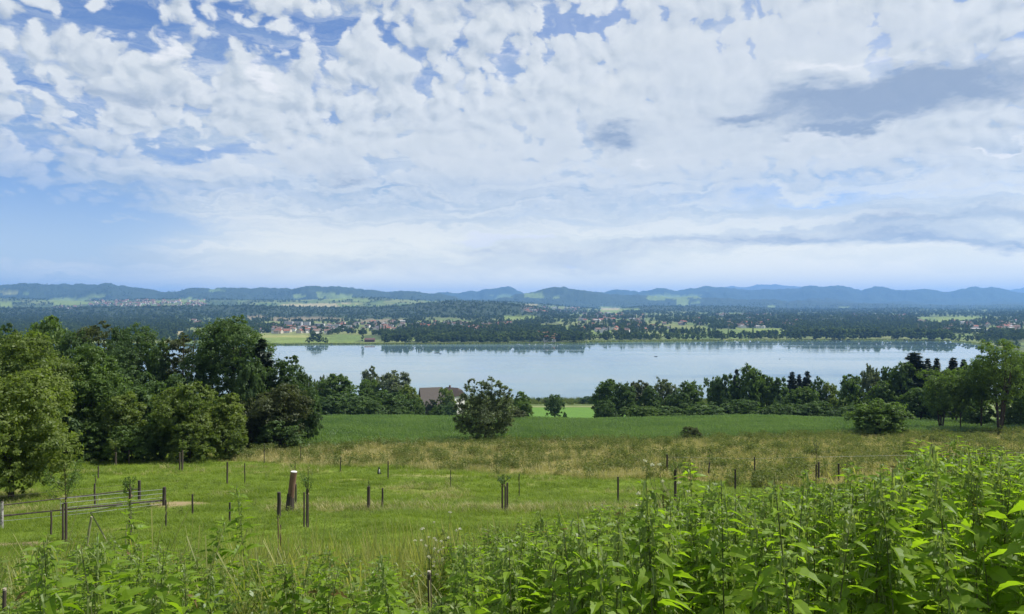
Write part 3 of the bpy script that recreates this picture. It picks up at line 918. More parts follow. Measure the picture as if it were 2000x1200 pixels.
named_tree('broadleaf_tree', 'thin gappy tree with bare lower stems against the lake, left of the tallest oak', 352, 650, 118, 66, 4600, 0.19, 'vase', 11, M_LEAF_BROWN, 6.5, 29, shell=.36, multi=2)
named_tree('broadleaf_tree', 'dark ragged tree with stepped outline sloping down to the right over the water', 560, 690, 112, 96, 8500, 0.22, 'egg', 14, M_LEAF_DARK, 1.0, 30, shell=.3)
named_tree('broadleaf_tree', 'dark shaded tree with forked trunks beside the maize field corner', 548, 757, 101, 132, 11500, 0.21, 'round', 16, M_LEAF_BROWN, 1.8, 31, multi=3)
named_tree('willow_tree', 'lone many-stemmed willow standing in the maize, left of centre', 946, 731, 114, 118, 20000, 0.15, 'column', 8, M_LEAF_WILLOW, 1.4, 32, multi=3, shell=.25,
           lobes=[(-1.6, .4, 1.9, 1.7), (1.5, .5, 1.8, 1.7), (0, -.6, 1.7, 1.6), (-2.9, .2, 2.6, 1.3), (2.9, .2, 2.6, 1.4), (0.2, .8, 5.0, 2.2), (0, -1, 3.8, 2.1), (-2.6, 0, 4.4, 1.7), (2.5, .3, 4.4, 1.7), (-2.6, .5, 6.3, 1.5), (-2.4, 0, 8.1, 1.1), (-2.0, 0, 9.4, 0.7), (0.1, 0.4, 6.2, 1.9), (0.2, 0.2, 8.3, 1.2), (0.9, -.3, 9.7, 0.75),
                  (-0.6, -.2, 9.0, .8), (2.2, .3, 6.6, 1.5), (2.9, .2, 8.0, .95), (1.9, 0, 8.9, .8), (3.9, .4, 7.2, .85), (3.9, 0, 5.6, 1.1), (3.6, .4, 3.6, 1.2), (-3.7, -.3, 3.2, 1.2), (-3.8, -.3, 5.4, .9), (4.1, .2, 8.0, .55)])
named_tree('broadleaf_tree', 'largest tree of the right-hand wood, tall loose crown at the right edge', 1952, 667, 134, 116, 11500, 0.19, 'vase', 19, M_LEAF_MID, 3.4, 33, shell=.34, multi=3)
named_tree('broadleaf_tree', 'olive green spreading tree over the maize, left of the tall tree at the right edge', 1838, 728, 140, 112, 8500, 0.19, 'vase', 16, M_LEAF_MID, 2.6, 34, shell=.32, multi=3)

LT = 'trees of the wood on the left'
left = [  # px, top, depth, width, kind, material, label
    (92, 634, 136, 96, 'round_1', M_, 'dark green dome of a tree behind the feathery light tree, far left'),
    (20, 640, 150, 90, 'tall_1', D_, 'dark tree behind the far left edge of the wood'),
    (140, 655, 128, 80, 'round_2', D_, 'dark tree wedged between two dome-topped trees of the left wood'),
    (232, 650, 126, 60, 'tall_2', D_, 'slim dark tree right of the brownish dome-topped tree'),
    (315, 672, 120, 60, 'tall_3', D_, 'slim dark tree left of the gappy tree with bare stems'),
    (512, 662, 113, 58, 'spruce_1', N_, 'narrow dark spruce immediately right of the tallest oak'),
    (402, 668, 117, 60, 'open_1', D_, 'dark tree at the left shoulder of the tallest oak'),
    (490, 700, 108, 70, 'round_3', D_, 'dark tree in front of the narrow spruce'),
    (590, 735, 116, 55, 'round_1', D_, 'lowest dark tree at the right end of the left wood'),
    (600, 775, 108, 50, 'bush_1', D_, 'dark bush at the corner of the maize field, end of the left wood'),
    (200, 765, 92, 110, 'bush_2', D_, 'dark shaded bush under the full mid green tree'),
    (300, 770, 96, 120, 'bush_3', D_, 'dark shaded bush behind the round yellow green tree'),
    (120, 800, 84, 120, 'bush_1', D_, 'dark shaded bush right behind the overhanging crown'),
    (425, 790, 94, 80, 'bush_2', D_, 'dark shaded bush between the two sunlit trees'),
    (490, 795, 100, 60, 'bush_3', B_, 'dark shaded bush left of the tree with forked trunks'),
    (345, 735, 110, 90, 'round_2', D_, 'dark tree filling the gap below the bare stems'),
    (255, 720, 108, 90, 'round_3', D_, 'dark tree standing below the glinting gap of the lake'),
    (372, 836, 81, 84, 'bush_1', L_, 'low sunlit bush at the foot of the round yellow green tree'),
    (252, 842, 81, 80, 'bush_2', M_, 'low green bush under the pale green sapling-like tree'),
    (444, 838, 84, 56, 'bush_3', L_, 'low sunlit bush under the small light green tree at the wood edge'),
    (184, 838, 83, 96, 'bush_1', M_, 'low green bush at the foot of the full mid green tree'),
    (312, 826, 84, 66, 'bush_3', M_, 'mid green bush between the sapling-like tree and the round sunlit one'),
    (552, 822, 99, 92, 'bush_2', D_, 'low dark bush around the forked trunks beside the maize'),
    (60, 800, 74, 130, 'bush_2', M_, 'mid green bush behind the lowest branches at the left edge'),
    (-60, 650, 95, 160, 'round_2', M_, 'mid green tree at the very left edge of the wood'),
]
for (a, b, y, w, kd, mt, lb) in left:
    place_tree('spruce_tree' if 'spruce' in kd else ('bush' if 'bush' in kd else 'broadleaf_tree'), a, b, y, w, kd, mt, lb, LT, 'bush' if 'bush' in kd else 'tree')

MT = 'trees around the farmhouse'
mid = [
    (652, 738, 232, 92, 'round_1', M_, 'round olive green tree on the left of the trees before the farmhouse'),
    (612, 752, 240, 50, 'open_2', B_, 'small bronze tree at the left end of the farm trees'),
    (627, 741, 250, 46, 'open_1', B_, 'bronze-leaved tree beside the round olive green tree'),
    (724, 720, 300, 44, 'tall_1', G_, 'pale poplar-like tree, slimmest and highest of the farm trees'),
    (716, 745, 290, 60, 'round_2', M_, 'mid green tree at the foot of the pale slim tree'),
    (768, 729, 292, 84, 'round_3', G_, 'big silvery green tree between the pale slim tree and the barn'),
    (797, 758, 265, 46, 'round_1', L_, 'fresh green tree just left of the barn gable'),
    (690, 778, 214, 110, 'bush_1', D_, 'dark bush at the maize edge below the olive tree'),
    (640, 782, 205, 80, 'bush_2', D_, 'dark bush at the maize edge, left end of the farm hedge'),
    (752, 775, 218, 92, 'bush_3', D_, 'dark rounded bush at the maize edge below the silvery tree'),
    (722, 790, 206, 60, 'bush_1', D_, 'low dark bush in the middle of the farm hedge'),
    (809, 786, 222, 40, 'bush_2', D_, 'small dark bush left of the olive strip of field'),
    (855, 799, 230, 36, 'bush_3', D_, 'lone grey green bush standing on the olive strip of field'),
    (870, 768, 372, 36, 'bush_1', L_, 'round fresh green tree in front of the barn roof'),
    (843, 786, 372, 26, 'bush_2', B_, 'small brownish shrub below the barn roof'),
    (880, 792, 360, 30, 'bush_3', D_, 'small dark shrub below the white farmhouse'),
    (1020, 768, 215, 34, 'tall_2', M_, 'narrow tree behind the right side of the lone willow'),
    (1022, 786, 190, 44, 'round_2', M_, 'low rounded tree behind the right foot of the lone willow'),
    (995, 800, 178, 60, 'bush_1', B_, 'brownish bush at the right foot of the lone willow'),
    (1083, 772, 300, 46, 'open_3', D_, 'small dark round tree alone before the bright green field'),
    (1103, 806, 300, 9, 'tall_3', D_, 'tiny sapling right of the small round tree'),
    (1054, 817, 303, 9, 'bush_1', D_, 'tiny bush left of the small round tree'),
    (1068, 819, 303, 9, 'bush_2', B_, 'tiny brownish bush beside the foot of the small round tree'),
    (1092, 817, 303, 13, 'bush_3', D_, 'tiny dark bush under the small round tree'),
    (1150, 777, 500, 36, 'bush_1', D_, 'dark waterside bush behind the bright green field, right end'),
    (1072, 780, 505, 26, 'bush_2', B_, 'brownish waterside bush behind the bright green field'),
    (1052, 777, 512, 12, 'open_1', D_, 'tiny umbrella shaped waterside tree'),
    (1125, 783, 510, 16, 'bush_3', M_, 'tiny green waterside bush left of the dark one'),
    (770, 800, 212, 60, 'bush_2', D_, 'dark bush in front of the silvery tree at the field edge'),
]
for (a, b, y, w, kd, mt, lb) in mid:
    place_tree('bush' if 'bush' in kd else 'broadleaf_tree', a, b, y, w, kd, mt, lb, MT, 'bush' if 'bush' in kd else 'tree')

RT = 'trees of the wood on the right'
right = [
    (1188, 748, 236, 62, 'round_1', M_, 'outermost mid green tree at the left end of the right-hand wood'),
    (1216, 752, 228, 60, 'round_2', D_, 'dark tree second from the left end of the right-hand wood'),
    (1246, 747, 240, 60, 'round_3', B_, 'bronze-green tree above the low dark hedge of the right-hand wood'),
    (1296, 744, 246, 58, 'open_2', G_, 'pale airy tree in the left part of the right-hand wood'),
    (1272, 760, 230, 50, 'round_1', D_, 'dark tree left of the pale airy tree'),
    (1346, 749, 236, 66, 'round_2', M_, 'broad mid green tree right of the pale airy tree'),
    (1322, 765, 226, 50, 'tall_1', D_, 'dark tree between the pale airy tree and the broad one'),
    (1394, 738, 244, 46, 'open_3', M_, 'airy green tree left of the tallest peak of the right-hand wood'),
    (1418, 736, 240, 42, 'tall_2', D_, 'dark narrow tree touching the tallest peak of the row'),
    (1439, 721, 248, 26, 'spruce_2', N_, 'small pointed spruce tip left of the tallest peak of the row'),
    (1462, 717, 240, 54, 'tall_3', M_, 'tallest peaked broadleaf in the middle of the right-hand row'),
    (1497, 736, 242, 54, 'round_3', M_, 'green tree right of the tallest peak of the row'),
    (1486, 733, 250, 14, 'tall_1', G_, 'thin bare-topped poplar right of the tallest peak'),
    (1521, 742, 240, 44, 'tall_2', D_, 'dark tree left of the spruce trio'),
    (1547, 725, 246, 30, 'spruce_3', N_, 'left spruce of the pointed trio'),
    (1561, 731, 248, 24, 'spruce_1', N_, 'short middle spruce of the pointed trio'),
    (1577, 725, 246, 32, 'spruce_2', N_, 'right spruce of the pointed trio'),
    (1596, 739, 238, 36, 'tall_1', D_, 'dark column-like tree right of the pointed trio'),
    (1570, 762, 226, 70, 'round_1', M_, 'mid green tree in front of the pointed trio'),
    (1622, 752, 236, 50, 'round_2', L_, 'lighter green tree sloping to the gap in the right-hand wood'),
    (1665, 735, 212, 58, 'round_3', M_, 'separate rounded tree beyond the gap in the right-hand wood'),
    (1702, 719, 205, 50, 'open_1', G_, 'airy silvery tree right of the separate rounded tree'),
    (1733, 719, 205, 50, 'open_3', D_, 'airy dark tree left of the big dark fir'),
    (1720, 750, 196, 60, 'round_1', M_, 'lower tree beneath the two airy trees'),
    (1786, 687, 200, 70, 'spruce_3', N_, 'big dark fir, tallest conifer of the right-hand wood'),
    (1766, 712, 198, 60, 'round_2', D_, 'dark tree at the left shoulder of the big fir'),
    (1812, 700, 204, 32, 'spruce_1', N_, 'slim spruce right of the big dark fir'),
    (1830, 700, 206, 32, 'spruce_2', N_, 'second slim spruce right of the big dark fir'),
    (1862, 697, 206, 36, 'spruce_3', N_, 'spruce tip rising behind the olive green spreading tree'),
    (1882, 702, 208, 32, 'spruce_1', N_, 'rightmost spruce tip, left of the tall tree at the right edge'),
    (1868, 722, 165, 70, 'round_3', M_, 'mid green tree behind the olive green spreading tree'),
    (1900, 716, 160, 70, 'open_2', M_, 'loose green tree left behind the tall tree at the right edge'),
    (1916, 705, 139, 62, 'open_3', M_, 'open green tree close left of the tall tree at the right edge'),
    (1876, 735, 138, 50, 'open_1', D_, 'slender dark tree between the spreading tree and the tall one, right'),
    (1995, 700, 150, 80, 'round_1', M_, 'green tree cut by the right edge of the picture'),
    (2040, 690, 140, 120, 'open_1', M_, 'green tree mostly outside the right edge of the picture'),
    (1800, 760, 170, 90, 'round_2', D_, 'dark tree below the big dark fir'),
    (1250, 800, 206, 86, 'bush_1', M_, 'low rounded hedge bush before the left part of the right-hand wood'),
    (1185, 790, 215, 50, 'bush_2', D_, 'dark bush sloping to the green field at the end of the right-hand wood'),
    (1380, 795, 212, 90, 'bush_3', D_, 'dark hedge bush under the airy green tree'),
    (1310, 800, 212, 70, 'bush_2', D_, 'dark hedge bush under the pale airy tree'),
    (1450, 790, 212, 90, 'bush_1', D_, 'dark hedge bush under the tallest peak of the row'),
    (1530, 795, 212, 90, 'bush_2', D_, 'dark hedge bush under the pointed trio'),
    (1605, 793, 210, 80, 'bush_3', D_, 'dark hedge bush at the gap in the right-hand wood'),
    (1670, 797, 195, 70, 'bush_2', D_, 'dark bush under the separate rounded tree'),
    (1720, 793, 128, 98, 'bush_3', M_, 'wide low hazel bush standing at the right end of the maize'),
    (1347, 838, 121, 38, 'bush_1', B_, 'small lone bush at the near edge of the maize'),
    (1905, 790, 150, 60, 'bush_1', D_, 'dark bush between the trunks at the right edge'),
    (1985, 792, 142, 60, 'bush_2', D_, 'dark bush at the right edge under the tall tree'),
]
for (a, b, y, w, kd, mt, lb) in right:
    place_tree('spruce_tree' if 'spruce' in kd else ('bush' if 'bush' in kd else 'broadleaf_tree'), a, b, y, w, kd, mt, lb, RT, 'bush' if 'bush' in kd else 'tree')

# ================================================================ far shore: trees, houses, boats
_Yg = np.geomspace(1330, 13000, 2600)


def far_at(px, row):
    x = (px - 1000) / F * _Yg
    z = far_z(np.full(len(_Yg), float(px)), _Yg)
    r = 600 + (H - z) / _Yg * F
    i = int(np.argmax((r <= row) & (_Yg > H * F / (float(SHORE(px)) - 600) + 6)))
    return np.array([x[i], _Yg[i], z[i]])


def far_point(px, Y):
    return np.array([(px - 1000) / F * Y, Y, float(far_z(np.array([float(px)]), np.array([float(Y)]))[0])])


def far_crown(seed, kind, n=420):
    r = np.random.default_rng(seed)
    if kind == 'round': lob = make_lobes(6.0, 6.5, 7.5, 9, r, 'egg'); P, N = crown_points(lob, n, r, 0.15, 0.5); s = 1.25
    elif kind == 'tall': lob = make_lobes(4.0, 9.0, 10.0, 9, r, 'column'); P, N = crown_points(lob, n, r, 0.15, 0.5); s = 1.15
    elif kind == 'poplar': lob = [(0, 0, 2 + i * 2.3, 1.9 if i < 8 else 1.3) for i in range(10)]; P, N = crown_points(lob, n, r, 0.15, 0.6); s = 1.0
    else:
        t = r.random(n) ** 1.3; a = r.uniform(0, 6.28, n); rr = 3.4 * (1 - t) * r.uniform(.6, 1, n)
        P = np.stack([np.cos(a) * rr, np.sin(a) * rr, 1 + t * 19], 1); N = np.stack([np.cos(a), np.sin(a), np.full(n, .6)], 1) + r.normal(0, .3, (n, 3)); s = 1.1
    P[:, 2] = np.maximum(P[:, 2], 0.4)
    return leaf_quads(P, N, s, r, 0.75)


M_FAR_D = leaf_mat('far_leaf_dark', (0.048, 0.074, 0.033), (0.100, 0.143, 0.056), 0.35, 0.0, 0.02)
M_FAR_M = leaf_mat('far_leaf_mid', (0.066, 0.099, 0.039), (0.134, 0.176, 0.066), 0.35, 0.0, 0.02)
M_FAR_L = leaf_mat('far_leaf_light', (0.100, 0.138, 0.050), (0.188, 0.225, 0.094), 0.35, 0.0, 0.02)
far_meshes = {}
for kd, sd in (('round', 1), ('round2', 2), ('tall', 3), ('poplar', 4), ('fir', 5)):
    V, Fc = far_crown(700 + sd, kd.rstrip('2'))
    for mn, mt in (('D', M_FAR_D), ('M', M_FAR_M), ('L', M_FAR_L)):
        far_meshes[kd + mn] = make_mesh('distant_tree', V, Fc, [mt])


def far_tree(px, Y, hgt, kind, label, group, w=1.0, base=None):
    p = far_point(px, Y) if base is None else base
    o = link('distant_tree', far_meshes[kind])
    r = random.Random(int(px * 31 + Y))
    nat = {'round': 14.0, 'round2': 14.0, 'tall': 19.0, 'poplar': 24.0, 'fir': 20.0}[kind[:-1]]
    s = hgt / nat
    o.scale = (s * w, s * w, s); o.location = (p[0], p[1], p[2] - 0.4); o.rotation_euler = (0, 0, r.uniform(0, 6.28))
    tag(o, label, 'tree', group)
    return o


def shoreY(px): return H * F / (float(SHORE(px)) - 600)


fr = random.Random(3)
far_tree(708, shoreY(708) + 60, 26, 'poplarD', 'single dark poplar on the far shore meadow, mirrored in the lake', None, 1.15)
for i, (px, dy, hh, kd) in enumerate([(602, 30, 13, 'roundD'), (610, 34, 19, 'round2D'), (618, 30, 20, 'roundD'), (626, 36, 17, 'round2M'), (634, 30, 12, 'roundM'), (639, 22, 8, 'round2L')]):
    far_tree(px, shoreY(px) + dy, hh, kd, 'tree of the small round copse on the far shore meadow', 'copse on the far shore meadow')
zones = [  # px range, count, depth behind the shore, height range, kinds, label, group
    (746, 800, 12, (8, 50), (13, 19), 'trees right of the red barn on the far shore', 'group right of the shore barn'),
    (818, 1000, 48, (6, 50), (11, 19), 'belt of trees on the middle of the far shore', 'middle shore belt'),
    (1002, 1140, 30, (6, 60), (13, 22), 'dark trees at the village on the far shore', 'waterside village'),
    (1150, 1320, 34, (25, 140), (9, 16), 'trees behind the reed spit', 'strip behind the reed spit'),
    (1320, 1560, 44, (8, 80), (11, 20), 'trees along the right part of the far shore', 'row below the sloping fields'),
    (1560, 1860, 66, (3, 60), (15, 26), 'trees at the foot of the wood on the right shore', 'foot of the far wood'),
    (1860, 1990, 26, (10, 120), (9, 16), 'trees at the right end of the lake', 'group at the lake end'),
]
for (a, b, n, dd, hh, grp, lb) in zones:
    for i in range(n):
        px = a + (b - a) * (i + fr.random()) / n
        kd = fr.choice(['roundD', 'roundM', 'round2D', 'round2M', 'tallD', 'tallM', 'roundD', 'round2L' if fr.random() < .4 else 'round2D'])
        dep, tl = fr.uniform(*dd), fr.uniform(*hh)
        o_ = far_tree(px, shoreY(px) + dep, tl, kd, None, grp, fr.uniform(0.9, 1.3))
        o_['label'] = '%s %s%s in the %s, %s' % ('tall' if tl > sum(hh) / 2 else 'low', {'D': 'dark', 'M': 'mid green', 'L': 'pale green'}[kd[-1]], ' slim tree' if kd.startswith('tall') else ' round tree',
                                                lb, 'at the water' if dep < sum(dd) * .4 else 'set back')

# woodland and parkland trees nobody could count
def build_woods():
    r = np.random.default_rng(12)
    n = 150000
    px = r.uniform(-160, 2160, n); Y = np.exp(r.uniform(math.log(1400), math.log(9000), n))
    Z = far_z(px, Y); col, wood, field = far_cover(px, Y, Z)
    d = Y - H * F / (SHORE(px) - 600)
    keep = ((wood > 0.45) & (r.random(n) < 0.34)) | ((wood <= 0.45) & (field < 0.3) & ((r.random(n) < 0.02) | ((np.abs(fbm((px - 1000) / F * Y / 170, Y / 330, 151, 3) - 0.5) < 0.016) & (r.random(n) < 0.8))))
    keep &= (d > 70) & ~((px > 480) & (px < 745) & (d < 330))
    px, Y, Z = px[keep], Y[keep], Z[keep]; m = len(px)
    x = (px - 1000) / F * Y
    s = r.uniform(0.75, 1.15, m) * np.where(Y < 3000, 0.9, 1.15)
    src = [hidden_source('source', far_meshes[k]) for k in ('roundD', 'round2D', 'tallD', 'firD', 'roundM', 'round2L')]
    idx = r.choice(6, m, p=[0.30, 0.26, 0.12, 0.10, 0.19, 0.03])
    rot = np.zeros((m, 3)); rot[:, 2] = r.uniform(0, 6.28, m)
    o = scatter('distant_woodland', np.stack([x, Y, Z - 0.5], 1), rot, np.stack([s * 1.15, s * 1.15, s], 1), idx, src)
    tag(o, kind='stuff'); o['label'] = 'woodland and scattered trees covering the plain and ridges beyond the lake'
    if DEBUG: print('woods', m)


build_woods()

# ---------------------------------------------------------------- houses of the far towns
WALLS = [solid_mat('render_white', (0.62, 0.60, 0.56), (0.72, 0.70, 0.66), 0.3), solid_mat('render_cream', (0.50, 0.44, 0.34), (0.58, 0.52, 0.42), 0.3), solid_mat('render_grey', (0.36, 0.36, 0.36), (0.46, 0.46, 0.45), 0.3)]
ROOFS = [solid_mat('roof_red', (0.22, 0.085, 0.055), (0.30, 0.13, 0.085), 0.5), solid_mat('roof_brown', (0.13, 0.085, 0.065), (0.20, 0.13, 0.10), 0.5), solid_mat('roof_dark', (0.07, 0.065, 0.065), (0.12, 0.11, 0.11), 0.5), solid_mat('roof_pale', (0.34, 0.33, 0.33), (0.45, 0.44, 0.43), 0.5)]
M_GLASS = solid_mat('window_glass', (0.03, 0.035, 0.045), (0.06, 0.07, 0.08), 1.0, 0.15, spec=0.6)


def house_mesh(L, W, Hh, Rh, wall, roof, wins=True):
    V = [(-L, -W, -2), (L, -W, -2), (L, W, -2), (-L, W, -2), (-L, -W, Hh), (L, -W, Hh), (L, W, Hh), (-L, W, Hh), (-L, 0, Hh + Rh), (L, 0, Hh + Rh)]
    Q = [(0, 1, 5, 4), (1, 2, 6, 5), (2, 3, 7, 6), (3, 0, 4, 7)]
    T = [(5, 6, 9), (7, 4, 8)]
    o, th = 0.6, 0.35; e = Hh - Rh * o / W
    b = len(V)
    for dz in (0, th):
        V += [(-L - o, -W - o, e + dz), (L + o, -W - o, e + dz), (L + o, 0, Hh + Rh + dz), (-L - o, 0, Hh + Rh + dz), (L + o, W + o, e + dz), (-L - o, W + o, e + dz)]
    Q2 = [(b + 6, b + 7, b + 8, b + 9), (b + 9, b + 8, b + 10, b + 11), (b, b + 3, b + 2, b + 1), (b + 3, b + 5, b + 4, b + 2), (b, b + 1, b + 7, b + 6), (b + 5, b + 11, b + 10, b + 4),
          (b + 1, b + 2, b + 8, b + 7), (b + 2, b + 4, b + 10, b + 8), (b, b + 6, b + 9, b + 3), (b + 3, b + 9, b + 11, b + 5)]
    nq = len(Q); V = [list(v) for v in V]; mi = [0] * len(T)
    Q3 = []
    if wins:
        for sy in (-1, 1):
            for fl in range(2):
                for k in (-0.6, 0, 0.6):
                    c = k * L; z0 = 1.0 + fl * 2.8; b2 = len(V); yy = sy * (W + 0.04)
                    V += [[c - .7, yy, z0], [c + .7, yy, z0], [c + .7, yy, z0 + 1.4], [c - .7, yy, z0 + 1.4]]
                    Q3.append((b2, b2 + 1, b2 + 2, b2 + 3) if sy < 0 else (b2 + 1, b2, b2 + 3, b2 + 2))
    return make_mesh('distant_house', np.array(V), [np.array(T), np.array(Q + Q2 + Q3)], [wall, roof, M_GLASS], midx=mi + [0] * nq + [1] * len(Q2) + [2] * len(Q3))


HM = {}
for i, (w_, r_, L, W, Hh, Rh) in enumerate([(0, 0, 6, 4.5, 5.5, 3.2), (0, 1, 7, 5, 6, 3.6), (1, 1, 6, 5, 5.5, 3.2), (1, 0, 8, 5, 6, 3.6), (0, 2, 6.5, 5, 6, 3.0), (2, 2, 10, 7, 5, 2.6), (0, 3, 12, 7, 6, 1.6)]):
    HM[i] = house_mesh(L, W, Hh, Rh, WALLS[w_], ROOFS[r_])
HNAMES = ['white house with red gabled roof', 'white house with brown gabled roof', 'cream house with brown gabled roof', 'cream house with red gabled roof', 'white house with dark gabled roof', 'grey low-roofed building', 'long white flat-roofed building']
towns = [  # px0, px1, row0, row1, individuals, masses, place
    (497, 665, 636, 652, 44, 50, 'in the lakeside town below the wooded ridge'),
    (660, 1000, 630, 647, 56, 90, 'in the town behind the shore belt'),
    (172, 402, 587, 600, 34, 110, 'in the village above the wooded ridge'),
    (1020, 1140, 601, 613, 26, 60, 'in the hillside village right of the ridge'),
    (1128, 1262, 613, 631, 22, 50, 'in the scattered village behind mid-lake'),
    (1130, 1300, 634, 650, 18, 20, 'among the trees behind the reed spit'),
    (1318, 1372, 624, 636, 10, 10, 'on the rise behind the right shore'),
    (1038, 1092, 654, 668, 12, 4, 'at the water in the shore village'),
    (1420, 1560, 628, 642, 22, 20, 'in the hamlet above the sloping fields'),
    (1660, 1770, 616, 628, 14, 30, 'on the ridge above the far wood'),
    (1790, 2000, 628, 652, 30, 50, 'in the town at the right end of the lake'),
    (100, 160, 598, 606, 4, 10, 'at the clearing, far left'),
    (378, 402, 626, 634, 3, 2, 'beside the top of the tallest oak'),
    (1400, 1520, 614, 626, 5, 40, 'far behind the right hamlet'),
]
mass = []
for (a, b, r0, r1, n, n2, place) in towns:
    for i in range(n + n2):
        px, row = fr.uniform(a, b), fr.uniform(r0, r1)
        p = far_at(px, row)
        if place.startswith('at the water'): p[2] += 0.8
        k = fr.choice([0, 1, 1, 2, 3, 4, 5, 6] if not place.startswith('in the village above') else [0, 0, 3, 1, 2])
        rz = fr.choice([0, 1.57]) + fr.uniform(-.5, .5)
        sc = 1.0 + 0.1 * fr.random() if p[1] < 3500 else 1.35
        if i < n:
            o = link('distant_house', HM[k]); o.location = p; o.rotation_euler = (0, 0, rz); o.scale = (sc,) * 3
            tag(o, HNAMES[k] + ' ' + place, 'house', 'houses ' + place)
        else: mass.append((p, rz, sc, k))
o = scatter('distant_houses', np.array([m[0] for m in mass]), np.array([[0, 0, m[1]] for m in mass]), np.array([[m[2]] * 3 for m in mass]), [m[3] for m in mass],
            [hidden_source('source', HM[i]) for i in range(7)])
tag(o, kind='stuff'); o['label'] = 'remaining specks of houses in the far towns'

M_PALE = solid_mat('flats_wall', (0.50, 0.50, 0.50), (0.60, 0.60, 0.59), 0.2)
for px0, px1, row, hh, nth in ((556, 572, 641, 19, 'first and highest from the left'), (576, 590, 641, 18, 'second from the left'), (594, 606, 641, 18, 'third from the left'), (616, 634, 642, 14, 'fourth from the left'), (642, 664, 643, 12, 'fifth from the left'), (668, 688, 644, 11, 'last on the right')):
    p = far_at((px0 + px1) / 2, row); w = (px1 - px0) / F * p[1]
    o = empty('apartment_block', p, 'pale grey slab-like block of flats in the lakeside town, ' + nth, 'building', 'blocks of flats in the lakeside town', fr.uniform(-.12, .12))
    MB().box((0, 0, hh / 2 - 1), (w, 13, hh + 2)).build('wall', M_PALE, o)
    MB().box((0, 0, hh + 0.35), (w + .8, 13.8, 0.7)).build('roof', ROOFS[3], o)
    mb = MB()
    for fl in range(int(hh / 3)):
        for k in range(int(w / 4)):
            mb.box((-w / 2 + 2.2 + k * 4, -6.55, 1.6 + fl * 3), (1.8, 0.12, 1.5))
    tag(mb.build('windows', M_GLASS, o), kind='stuff')

M_SHED = solid_mat('dull_red_boards', (0.10, 0.055, 0.05), (0.15, 0.085, 0.075), 0.4)
# red barn beside the poplar
p = far_point(722, shoreY(722) + 70)
o = empty('shore_barn', p, 'low dark red barn on the far shore meadow beside the single poplar', 'barn', None, 0.1)
MB().box((0, 0, 1.6), (19, 8, 5.2)).build('wall', M_SHED, o)
rm = MB()
rm.add([[-10, -5, 4.0], [10, -5, 4.0], [10, 0, 7.2], [-10, 0, 7.2], [10, 5, 4.0], [-10, 5, 4.0], [-10, -5, 4.4], [10, -5, 4.4], [10, 0, 7.6], [-10, 0, 7.6], [10, 5, 4.4], [-10, 5, 4.4]],
       [[6, 7, 8, 9], [9, 8, 10, 11], [0, 3, 2, 1], [3, 5, 4, 2], [0, 1, 7, 6], [5, 11, 10, 4], [1, 2, 8, 7], [2, 4, 10, 8], [0, 6, 9, 3], [3, 9, 11, 5]])
rm.build('roof', M_SHED, o)
p = far_point(1073, shoreY(1073) + 25)
o = empty('shore_house', p, 'large white house with red roof at the water among dark trees on the far shore', 'house', None, 0.35)
link('wall', house_mesh(11, 6, 8, 5, WALLS[0], ROOFS[0]), o)

# boats
M_BOATW = solid_mat('boat_white', (0.66, 0.66, 0.66), (0.74, 0.74, 0.73), 1.0, 0.4)
M_BOATD = solid_mat('boat_dark', (0.05, 0.06, 0.07), (0.09, 0.10, 0.11), 1.0, 0.6)


def boat(px, row, L, mat, label, group, rz, mast=False, crew=0):
    Y = H * F / (row - 600)
    o = empty('boat', ((px - 1000) / F * Y, Y, 0.02), label, 'boat', group, rz)
    st = []
    for t, w, z in ((-0.5, 0.75, 0), (-0.2, 1.0, 0), (0.15, 0.95, 0.02), (0.38, 0.5, 0.08), (0.5, 0.04, 0.16)):
        st += [(t * L, -w * L * 0.15, 0.55 + z * 2), (t * L, -w * L * 0.10, -0.1), (t * L, w * L * 0.10, -0.1), (t * L, w * L * 0.15, 0.55 + z * 2)]
    Fq = []
    for i in range(4):
        for k in range(3): Fq.append([i * 4 + k, (i + 1) * 4 + k, (i + 1) * 4 + k + 1, i * 4 + k + 1])
    Fq.append([0, 1, 2, 3]); Fq.append([3, 19, 19, 0])
    hull = MB().add(st, Fq[:-1])
    hull.box((0, 0, 0.30), (L * 0.7, L * 0.2, 0.06))
    hull.build('hull', mat, o)
    if mast: MB().tube([(0.05 * L, 0, 0.3), (0.05 * L, 0, L * 1.2)], 0.07, 5).build('mast', M_BOATW, o)
    sm = MB(); sm.box((0, 0, 0.5), (0.35, L * 0.24, 0.06)); sm.build('seat', M_BARK, o)
    return o


boat(852, 690, 6.5, M_BOATD, 'dark fishing boat alone on the lake below the middle shore', None, 0.1)
boat(860, 691.5, 3.4, M_BOATD, 'small dark dinghy close beside the fishing boat', None, -0.2)
boat(1281, 697, 4.5, M_BOATD, 'small dark rowing boat far out to the right of the lake centre', None, 0.3)
boat(1523, 702, 4.0, M_BOATD, 'tiny dark boat on the right part of the lake', None, 1.0)
for i, (px, row) in enumerate([(1012, 673), (1018, 674.5), (1034, 673.2), (1046, 674), (1064, 673), (1075, 673.6), (1089, 676), (1096, 673.4), (1144, 673)]):
    boat(px, row, 6.0, M_BOATW, 'white boat moored off the village on the far shore', 'white boats moored at the village', fr.uniform(0, 3), mast=i % 2 == 0)

